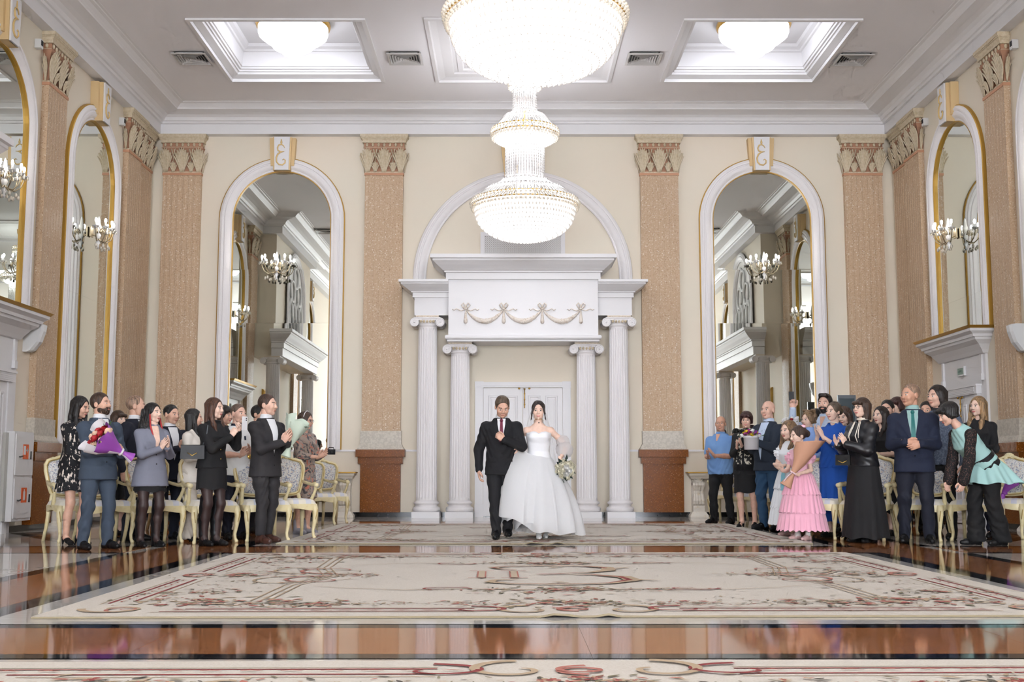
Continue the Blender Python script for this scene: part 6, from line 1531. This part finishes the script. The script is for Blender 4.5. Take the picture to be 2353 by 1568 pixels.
def glasses(J, m='plastic_black'):
    M = J['M']; c = J['hc']; mb = MB()
    for s in (-1, 1):
        mb.tube([tuple(M@np.array((s*.033+.022*math.cos(a), -.099, .0+.017*math.sin(a)))+c) for a in np.linspace(0, 2*PI, 15)[:-1]], .0022, 5, True); mb.tube([tuple(M@np.array(q)+c) for q in ((s*.055, -.095, .004), (s*.076, -.04, .006), (s*.08, .01, .004))], .002, 5)
    mb.tube([tuple(M@np.array(q)+c) for q in ((-.011, -.1, .003), (0, -.104, .006), (.011, -.1, .003))], .002, 5); mb.build('eyeglasses', m, J['t'], True)
L13 = person('woman in floral print dress, glasses and grey laced boots', 694, 1227, 943, 58, 'f', 'skin_b', ('medium', 'brown'), ('dress', 'floral_print', dict(hem=-.02, loose=1, infl=.016, sleeve=.8, puff=.012, scoop=.07, name='dress_top')), ('skirt', 'floral_print', dict(name='dress_skirt', rows=[(1.0, .14, .12), (.9, .185, .15), (.5, .21, .17)], folds=6, amp=.02)), ('boot', 'boot_grey'), 'clap_low', head=(14, 8), extra=lambda J: (hairband(J), glasses(J, 'metal_grey')))
def camera_bag(label, loc):
    t = thing('small_camera', label, 'camera', loc, .4); mb = MB(); mb.box(-.05, .05, -.03, .03, -.035, .035); mb.build('body', 'plastic_black', t)
    mb = MB(); mb.T = Matrix.Rotation(PI/2, 4, 'X'); mb.lathe([(.026, .03), (.028, .06), (.022, .062)], 14); mb.build('lens', 'plastic_black', t, True)
    mb = MB(); mb.tube([(-.04, 0, .03), (-.03, 0, .06), (.03, 0, .06), (.04, 0, .03)], .006, 5); mb.build('wrist_strap', 'plastic_black', t, True)
camera_bag('small black camera in the hands of woman in floral dress', hand(L13, 1, (.02, -.12, .05)))
# ------------------------------------------------------------------ guests on the right
person('older man in light blue short sleeved shirt and black trousers clapping', 1660, 1204, 957, -38, 'm', 'skin_d', ('fringe', 'grey'), ('shirt', 'shirt_blue', dict(sleeve=.5, collar='shirt_blue', opening='skin_d', loose=1, hem=-.12, infl=.028, placket='shirt_blue')), ('trousers', 'black_trousers'), ('shoe', 'leather_black'), 'clap_low', head=(20, 0), fat=.04, stance=.16, brow='hair_grey')
def scarf(J, m='scarf_print'):
    for s in (-1, 1): patch(J, 'scarf_end', m, [(.02, s*.02, s*.12), (.2, s*.015, s*.12), (.36, s*.015, s*.125), (.48, s*.03, s*.1)], .03, .015, n=5)
    for i in range(12): pass
    mb = MB()
    for i in range(22):
        x = -.125+i*.012; a = front(J, x, .02, .03, .018); mb.tube([a, (a[0], a[1]-.004, a[2]-.05), (a[0]+.004, a[1], a[2]-.1)], .004, 4)
    o = mb.build('fringe', 'cardigan_black', J['t'], True); o['kind'] = 'stuff'
    ring_tube(J, 'scarf_wrap', m, J['tq'](0, .0, .535), .085, .085, .032)
R2 = person('woman with short dark hair, black dress and fringed print scarf', 1720, 1213, 944, -30, 'f', 'skin_a', ('pixie', 'auburn'), ('top', 'cardigan_black', dict(infl=.022, hem=-.14, loose=1)), ('skirt', 'black_trousers', dict(rows=[(1.0, .16, .13), (.88, .2, .16), (.52, .2, .16)], folds=5, amp=.005)), ('heel', 'leather_black'), 'clap', head=(14, 4), fat=.02, extra=scarf)
R3 = person('bald man in dark navy jacket and blue jeans with flower box', 1772, 1219, 922, -52, 'm', 'skin_a', ('none', 'grey'), ('suit', 'suit_teal', dict(shirt='shirt_pale', v=.02, vw=.075, hem=-.12)), ('trousers', 'denim_blue'), ('shoe', 'leather_black'), 'clap', head=(8, 0), fat=.03, stance=.13, brow='hair_buzz')
bx_ = bouquet('box of purple, white and yellow flowers held by the bald man', hand(R3, 1, (-.02, -.06, .08)), (0, 0, 1), ['f_purple', 'f_white', 'f_magenta', 'f_white', 'f_yellow', 'f_purple'], .15, 20, .032, None, .02, seed=12, nl=16, name='flower_box', cat='flower box')
mb = MB(); mb.lathe([(.10, -.19), (.105, -.03), (.11, -.03), (.11, 0), (.1, .0)], 24); mb.build('hat_box', 'paper_white', bx_, True)
def tiered(J, m, zs, rs_, folds=26, amp=.014):
    for i in range(len(zs)-1):
        loft(J, 'skirt_tier', m, [(zs[i]+.03, rs_[i]*.8, rs_[i]*.74), (zs[i]-.03, rs_[i], rs_[i]*.92), (zs[i+1]-.02, rs_[i+1], rs_[i+1]*.92)], folds, amp, .8, i+J['sd'], n=160)
def ruffle(J, m, side, r=.085):
    s_ = J['SR'] if side < 0 else J['SL']; e_ = J['ER'] if side < 0 else J['EL']; rn = random.Random(4); g = Grid(s_-.2, s_+.2, .01); c = s_*.75+e_*.25
    for i in range(26):
        a, b = rn.uniform(0, 6.28), rn.uniform(-1, 1); d = np.array((math.cos(a)*math.sqrt(1-b*b), math.sin(a)*math.sqrt(1-b*b), b)); g.ell(c+d*r, (.028, .028, .02), .008)
    g.ell(c, (r, r, r*.85), .01); v, f = g.mesh(); obj('puff_sleeve', np_mesh('puff', v, f, [m], wr=.006, seed=3), J['t'])
CH_P = dict(child=1)
def girl_pink(J):
    tiered(J, 'tulle_pink', [1.02, .72, .44, .17], [.2, .30, .36, .41]); ruffle(J, 'tulle_pink', -1); ruffle(J, 'tulle_pink', 1); legs(J, 'tights_white')
    M = J['M']; c = J['hc']; mb = MB()
    for s in (-1, 1): mb.ell(tuple(M@np.array((s*.04+.0, .07, .11))+c), (.045, .03, .03), 10, 6)
    mb.build('hair_bow', 'satin_pink', J['t'], True); ring_tube(J, 'collar', 'satin_pink', J['tq'](0, -.005, .535), .07, .065, .02)
R5 = person('small girl in pink tiered tulle dress holding paper cone', 1845, 1241, 984, -52, 'f', 'skin_c', ('updo', 'brown'), ('dress', 'satin_pink', dict(hem=.06, infl=.02, sleeve=.35, name='bodice')), None, ('shoe', 'shoe_pink'), dict(POSES['clap'], rw=(-.1, -.3, 1.07), lw=(.16, -.3, 1.02), rd=(.2, -.9, .2), ld=(-.3, -.8, .4), hand='grip', rhand='flat', child=1, hscale=1.05), head=(-24, 8), extra=girl_pink)
def cone_paper(label, loc, axis):
    t = thing('paper_cone', label, 'bouquet wrap', loc); t.rotation_mode = 'QUATERNION'; t.rotation_quaternion = Vector((0, 0, 1)).rotation_difference(Vector(axis).normalized())
    mb = MB(); rs = []
    for z, r in ((-.18, .075), (-.1, .05), (0, .024), (.15, .075), (.34, .13), (.44, .15)): rs.append([(r*math.cos(a)*(1+.05*math.sin(3*a)), r*math.sin(a)*.75, z+(.1*math.cos(a) if z > .3 else 0)) for a in np.linspace(0, 2*PI, 33)[:-1]])
    mb.rings(rs, cap=False); mb.build('paper', 'paper_tan', t, True)
    mb = MB(); mb.tube([(.03*math.cos(a), .026*math.sin(a), 0) for a in np.linspace(0, 2*PI, 13)[:-1]], .011, 6, True); mb.tube([(-.02, -.03, 0), (-.05, -.05, -.08), (-.06, -.05, -.15)], .008, 5); mb.build('ribbon', 'paper_pink', t, True)
cone_paper('tan paper bouquet cone clutched by the girl in pink', hand(R5, 1, (-.02, -.07, .02)), (.5, -.05, .85))
def girl_white(J):
    tiered(J, 'tulle_white', [1.02, .74, .46, .2], [.19, .26, .32, .36]); ruffle(J, 'tulle_white', -1, .08); ruffle(J, 'tulle_white', 1, .08); legs(J, 'tights_white')
    ring_tube(J, 'sash', 'ribbon_aqua', J['tq'](0, 0, .15), .145, .115, .028); patch(J, 'bow_tail', 'ribbon_aqua', [(-.22, -.02, .1), (0, 0, .07), (.14, .02, .05)], .1, .03, n=3)
person('small girl in white tiered dress with aqua sash', 1820, 1232, 972, -48, 'f', 'skin_c', ('wavy', 'fair'), ('dress', 'tulle_white', dict(hem=.06, infl=.018, sleeve=.35, name='bodice')), None, ('shoe', 'shoe_pink'), dict(POSES['front'], child=1), head=(-10, 4), extra=girl_white)
R6 = person('woman with curled fair hair in light blue blouse', 1866, 1221, 942, -48, 'f', 'skin_c', ('curly', 'fair'), ('blouse', 'blouse_lightblue', dict(collar='blouse_lightblue', opening='skin_c', hem=-.1, loose=1)), ('trousers', 'pants_dark'), ('shoe', 'leather_black'), 'front', head=(-8, 4), fat=.015)
bouquet('posy of red and white flowers behind the girls', (R6['t'].location.x-.25, R6['t'].location.y-.1, 1.3), (-.2, -.2, 1), ['f_red', 'f_white', 'f_white'], .11, 9, .028, 'paper_white', .22, seed=6)
person('dark haired woman almost hidden behind the bearded man', 1882, 1212, 937, -50, 'f', 'skin_b', ('bob', 'black'), ('top', 'black_knit', {}), ('trousers', 'pants_dark'), ('shoe', 'leather_black'), 'front')
R7 = person('bearded man in pale patterned shirt raising a phone', 1904, 1218, 906, -42, 'm', 'skin_a', ('quiff', 'dark'), ('shirt', 'shirt_pale', dict(collar='shirt_pale', loose=1, hem=-.1)), ('trousers', 'pants_dark'), ('shoe', 'leather_black'), dict(POSES['front'], rw=(-.3, -.30, 1.56), rd=(-.05, -.1, 1), rn=(.5, -.6, 0), rhand='grip', rp=(-.6, -.2, -.8)), head=(8, 0), beard='dark')
phone('black smartphone raised overhead by the bearded man', hand(R7, -1, (0, -.03, .15)), math.radians(-10), 'plastic_black')
def pearls(J):
    t = J['t']
    for dx, L in ((.035, .26), (.05, .2)):
        for s in (-1, 1): mb = MB(); mb.tube([front(J, s*dx*(1+.25*q), .52-q*L/3*1.0, .02, .012) for q in range(4)], .006, 6); mb.build('pearl_strand', 'pearl', t, True)
    for q in (.545, .56): ring_tube(J, 'choker', 'pearl', J['tq'](0, -.008, q), .062, .06, .008)
R9 = person('woman in royal blue dress with fair swept hair clapping', 1925, 1236, 921, -50, 'f', 'skin_c', ('updo', 'ash'), ('dress', 'dress_blue', dict(hem=-.04, loose=1, infl=.02, sleeve=.8, scoop=.06, name='dress_top')), ('skirt', 'dress_blue', dict(name='dress_skirt', rows=[(1.0, .17, .14), (.88, .215, .17), (.2, .23, .19)], folds=7, amp=.012)), ('shoe', 'leather_black'), 'clap', head=(-4, 0), fat=.025, extra=lambda J: ring_tube(J, 'necklace', 'pearl', J['tq'](0, .005, .53), .075, .078, .007, -.02), tweak=dict(rw=(-.035, -.32, 1.3), lw=(.05, -.33, 1.28)))
person('brunette woman looking down between blue and black dresses', 1952, 1226, 931, -45, 'f', 'skin_c', ('long', 'brown'), ('top', 'black_knit', {}), ('trousers', 'pants_dark'), ('shoe', 'leather_black'), 'front', head=(0, 16))
R11 = person('woman with brown bob and sunglasses in long black dress clapping', 1990, 1247, 911, -62, 'f', 'skin_c', ('bob', 'brown'), ('dress', 'satin_black', dict(hem=-.02, loose=1, infl=.022, puff=.022, name='dress_top', scoop=.05)), ('skirt', 'dress_black', dict(name='dress_skirt', rows=[(1.0, .165, .135), (.88, .2, .16), (.45, .26, .2), (.055, .30, .24)], folds=6, amp=.015)), ('shoe', 'leather_black'), 'clap', head=(4, -4), extra=lambda J: (pearls(J), glasses(J)), tweak=dict(rw=(-.04, -.36, 1.15), lw=(.06, -.33, 1.16)))
p = Vector(R11['t'].location); clutch('small black handbag hanging from wrist of woman in long black dress', (p.x-.27, p.y-.12, .95), -.5, .085, .06, 'leather_black', [(.04, 0, .18), (.03, 0, .22)])
person('brunette woman with bare shoulders behind the long black dress', 2034, 1231, 931, -50, 'f', 'skin_c', ('long', 'dark'), ('dress', 'black_knit', dict(sleeve=.3, scoop=.1)), ('skirt', 'black_knit', dict(rows=dress_rows(1.0, .3, .15, .22, .8, .2))), ('shoe', 'leather_black'), 'front', head=(-8, 0))
person('young man with black hair and goatee behind the navy suit', 2050, 1222, 920, -35, 'm', 'skin_a', ('crop', 'black'), ('top', 'black_knit', dict(collar='shirt_white')), ('trousers', 'pants_dark'), ('shoe', 'leather_black'), 'down', head=(0, 4), beard='black')
person('woman with dark red hair behind the shoulder of navy suit man', 2070, 1219, 911, -40, 'f', 'skin_c', ('pixie', 'auburn'), ('top', 'satin_black', {}), ('trousers', 'pants_dark'), ('shoe', 'leather_black'), 'front', head=(-10, 0))
person('big older man in navy suit with green tie, hands together', 2108, 1248, 883, -18, 'm', 'skin_d', ('buzz', 'shorn'), ('suit', 'suit_navy', dict(shirt='shirt_mint', tie='tie_green', v=.16, vw=.068)), ('trousers', 'suit_dknavy'), ('shoe', 'leather_black'), 'front', head=(-46, 0), fat=.03, stance=.13, brow='hair_grey')
person('young man with chin-length dark hair in grey sweater', 2168, 1240, 887, -40, 'm', 'skin_a', ('medium', 'dark'), ('sweater', 'sweater_grey', dict(collar='suit_charcoal', opening='suit_charcoal', loose=1, hem=-.08, infl=.02)), ('trousers', 'black_trousers'), ('shoe', 'leather_black'), 'down', head=(-24, 0))
person('dark haired guest glimpsed behind the navy suit shoulder', 2140, 1222, 924, -30, 'm', 'skin_b', ('short', 'dark'), ('top', 'black_knit', {}), ('trousers', 'pants_dark'), ('shoe', 'leather_black'), 'down')
def leaner(J):
    t = J['t']
    rows = []
    g = Grid((-.36, -.3, .55), (.36, .5, 1.2), .012); 
    loft(J, 'peplum', 'mint', [(1.0, .155, .13, 0, -.02), (.92, .2, .19, 0, .03), (.78, .26, .26, 0, .07), (.70, .30, .29, 0, .10)], 7, .035, 1.2, 5)
    ring = J['tq'](0, .0, .1); mb = MB(); rs = []
    for o_ in (-.03, .03): rs.append([tuple(J['tq'](.19*math.cos(a), .152*math.sin(a), .1+o_)) for a in np.linspace(0, 2*PI, 33)[:-1]])
    mb.rings(rs, cap=False); mb.build('belt', 'satin_black', t, True)
    g = Grid(np.minimum(J['SL'], np.minimum(J['EL'], J['WL']))-.15, np.maximum(J['SL'], np.maximum(J['EL'], J['WL']))+.15, .0128); sleeve(g, J, 1, .062, .06, .062, 1.0); v, f = g.mesh(); obj('lace_sleeve', np_mesh('lace_sleeve', v, f, ['lace_black'], wr=.004), t)
    g = Grid(np.minimum(J['SR'], np.minimum(J['ER'], J['WR']))-.15, np.maximum(J['SR'], np.maximum(J['ER'], J['WR']))+.15, .0128); sleeve(g, J, -1, .062, .06, .062, 1.0); v, f = g.mesh(); obj('lace_sleeve', np_mesh('lace_sleeve', v, f, ['lace_black'], wr=.004), t)
R18 = person('woman in mint peplum top with black lace sleeves bending forward', 2262, 1254, 935, -78, 'f', 'skin_a', ('pixie', 'black'), ('top', 'mint', dict(hem=.02, sleeve=0, infl=.018)), ('wide', 'black_trousers'), ('shoe', 'leather_black'),
    dict(rw=(-.13, -.42, .62), lw=(.14, -.40, .64), rd=(.1, -.3, -1), ld=(-.1, -.3, -1), rn=(1, 0, 0), ln=(-1, 0, 0), hand='relaxed', rp=(-.3, .5, 0), lp=(.3, .5, 0)), head=(-6, 22), lean=.68, stance=.1, step=.2, extra=leaner, fat=.02, loc=ground(2272, 1253), scale=.98)
R19 = person('woman with long blonde hair in black top behind leaning woman', 2262, 1236, 908, -46, 'f', 'skin_c', ('verylong', 'blonde'), ('top', 'black_knit', dict(loose=1, scoop=.05)), ('trousers', 'suit_navy'), ('shoe', 'leather_black'), dict(POSES['front'], rw=(-.28, -.34, 1.38), rd=(0, -.1, 1), rn=(.6, -.4, 0), rhand='grip'), head=(-12, 0))
phone('dark smartphone with pink case above the leaning woman', hand(R19, -1, (0, -.03, .13)), math.radians(-20), 'phone_pink')
# ------------------------------------------------------------------ flowers left on chairs, kiosk
x, y = ground(2318, 1238); bouquet('mixed flowers in violet paper lying on the far right armchair', (x-.02, y+.03, .56), (.25, -.3, .9), ['f_pink', 'f_yellow', 'f_orange', 'f_white', 'f_magenta'], .12, 14, .032, 'paper_purple', .18, seed=21, nl=14)
x, y = ground(2076, 1227); bouquet('red flowers in a low basket on a second row armchair', (x-.02, y-.05, .56), (0, -.2, 1), ['f_red', 'f_red', 'f_white'], .13, 14, .034, None, .1, seed=22, nl=18)
kx = atdepth(1943, 920, 20.9); t = thing('information_kiosk', 'grey touch screen kiosk behind the guests at right', 'kiosk', (kx.x, 20.9, 0), 0)
mb = MB(); mb.box(-.05, .05, -.05, .05, .04, 1.6); mb.build('post', 'metal_grey', t); mb = MB(); mb.box(-.22, .22, -.2, .2, 0, .04); mb.build('base', 'metal_grey', t)
mb = MB(); mb.box(-.16, .16, -.08, -.04, 1.62, 2.18); mb.build('housing', 'metal_grey', t); mb = MB(); mb.box(-.135, .135, -.086, -.079, 1.68, 2.12); mb.build('screen', 'kiosk_screen', t) if mat('kiosk_screen', (52, 66, 72), .2) else None
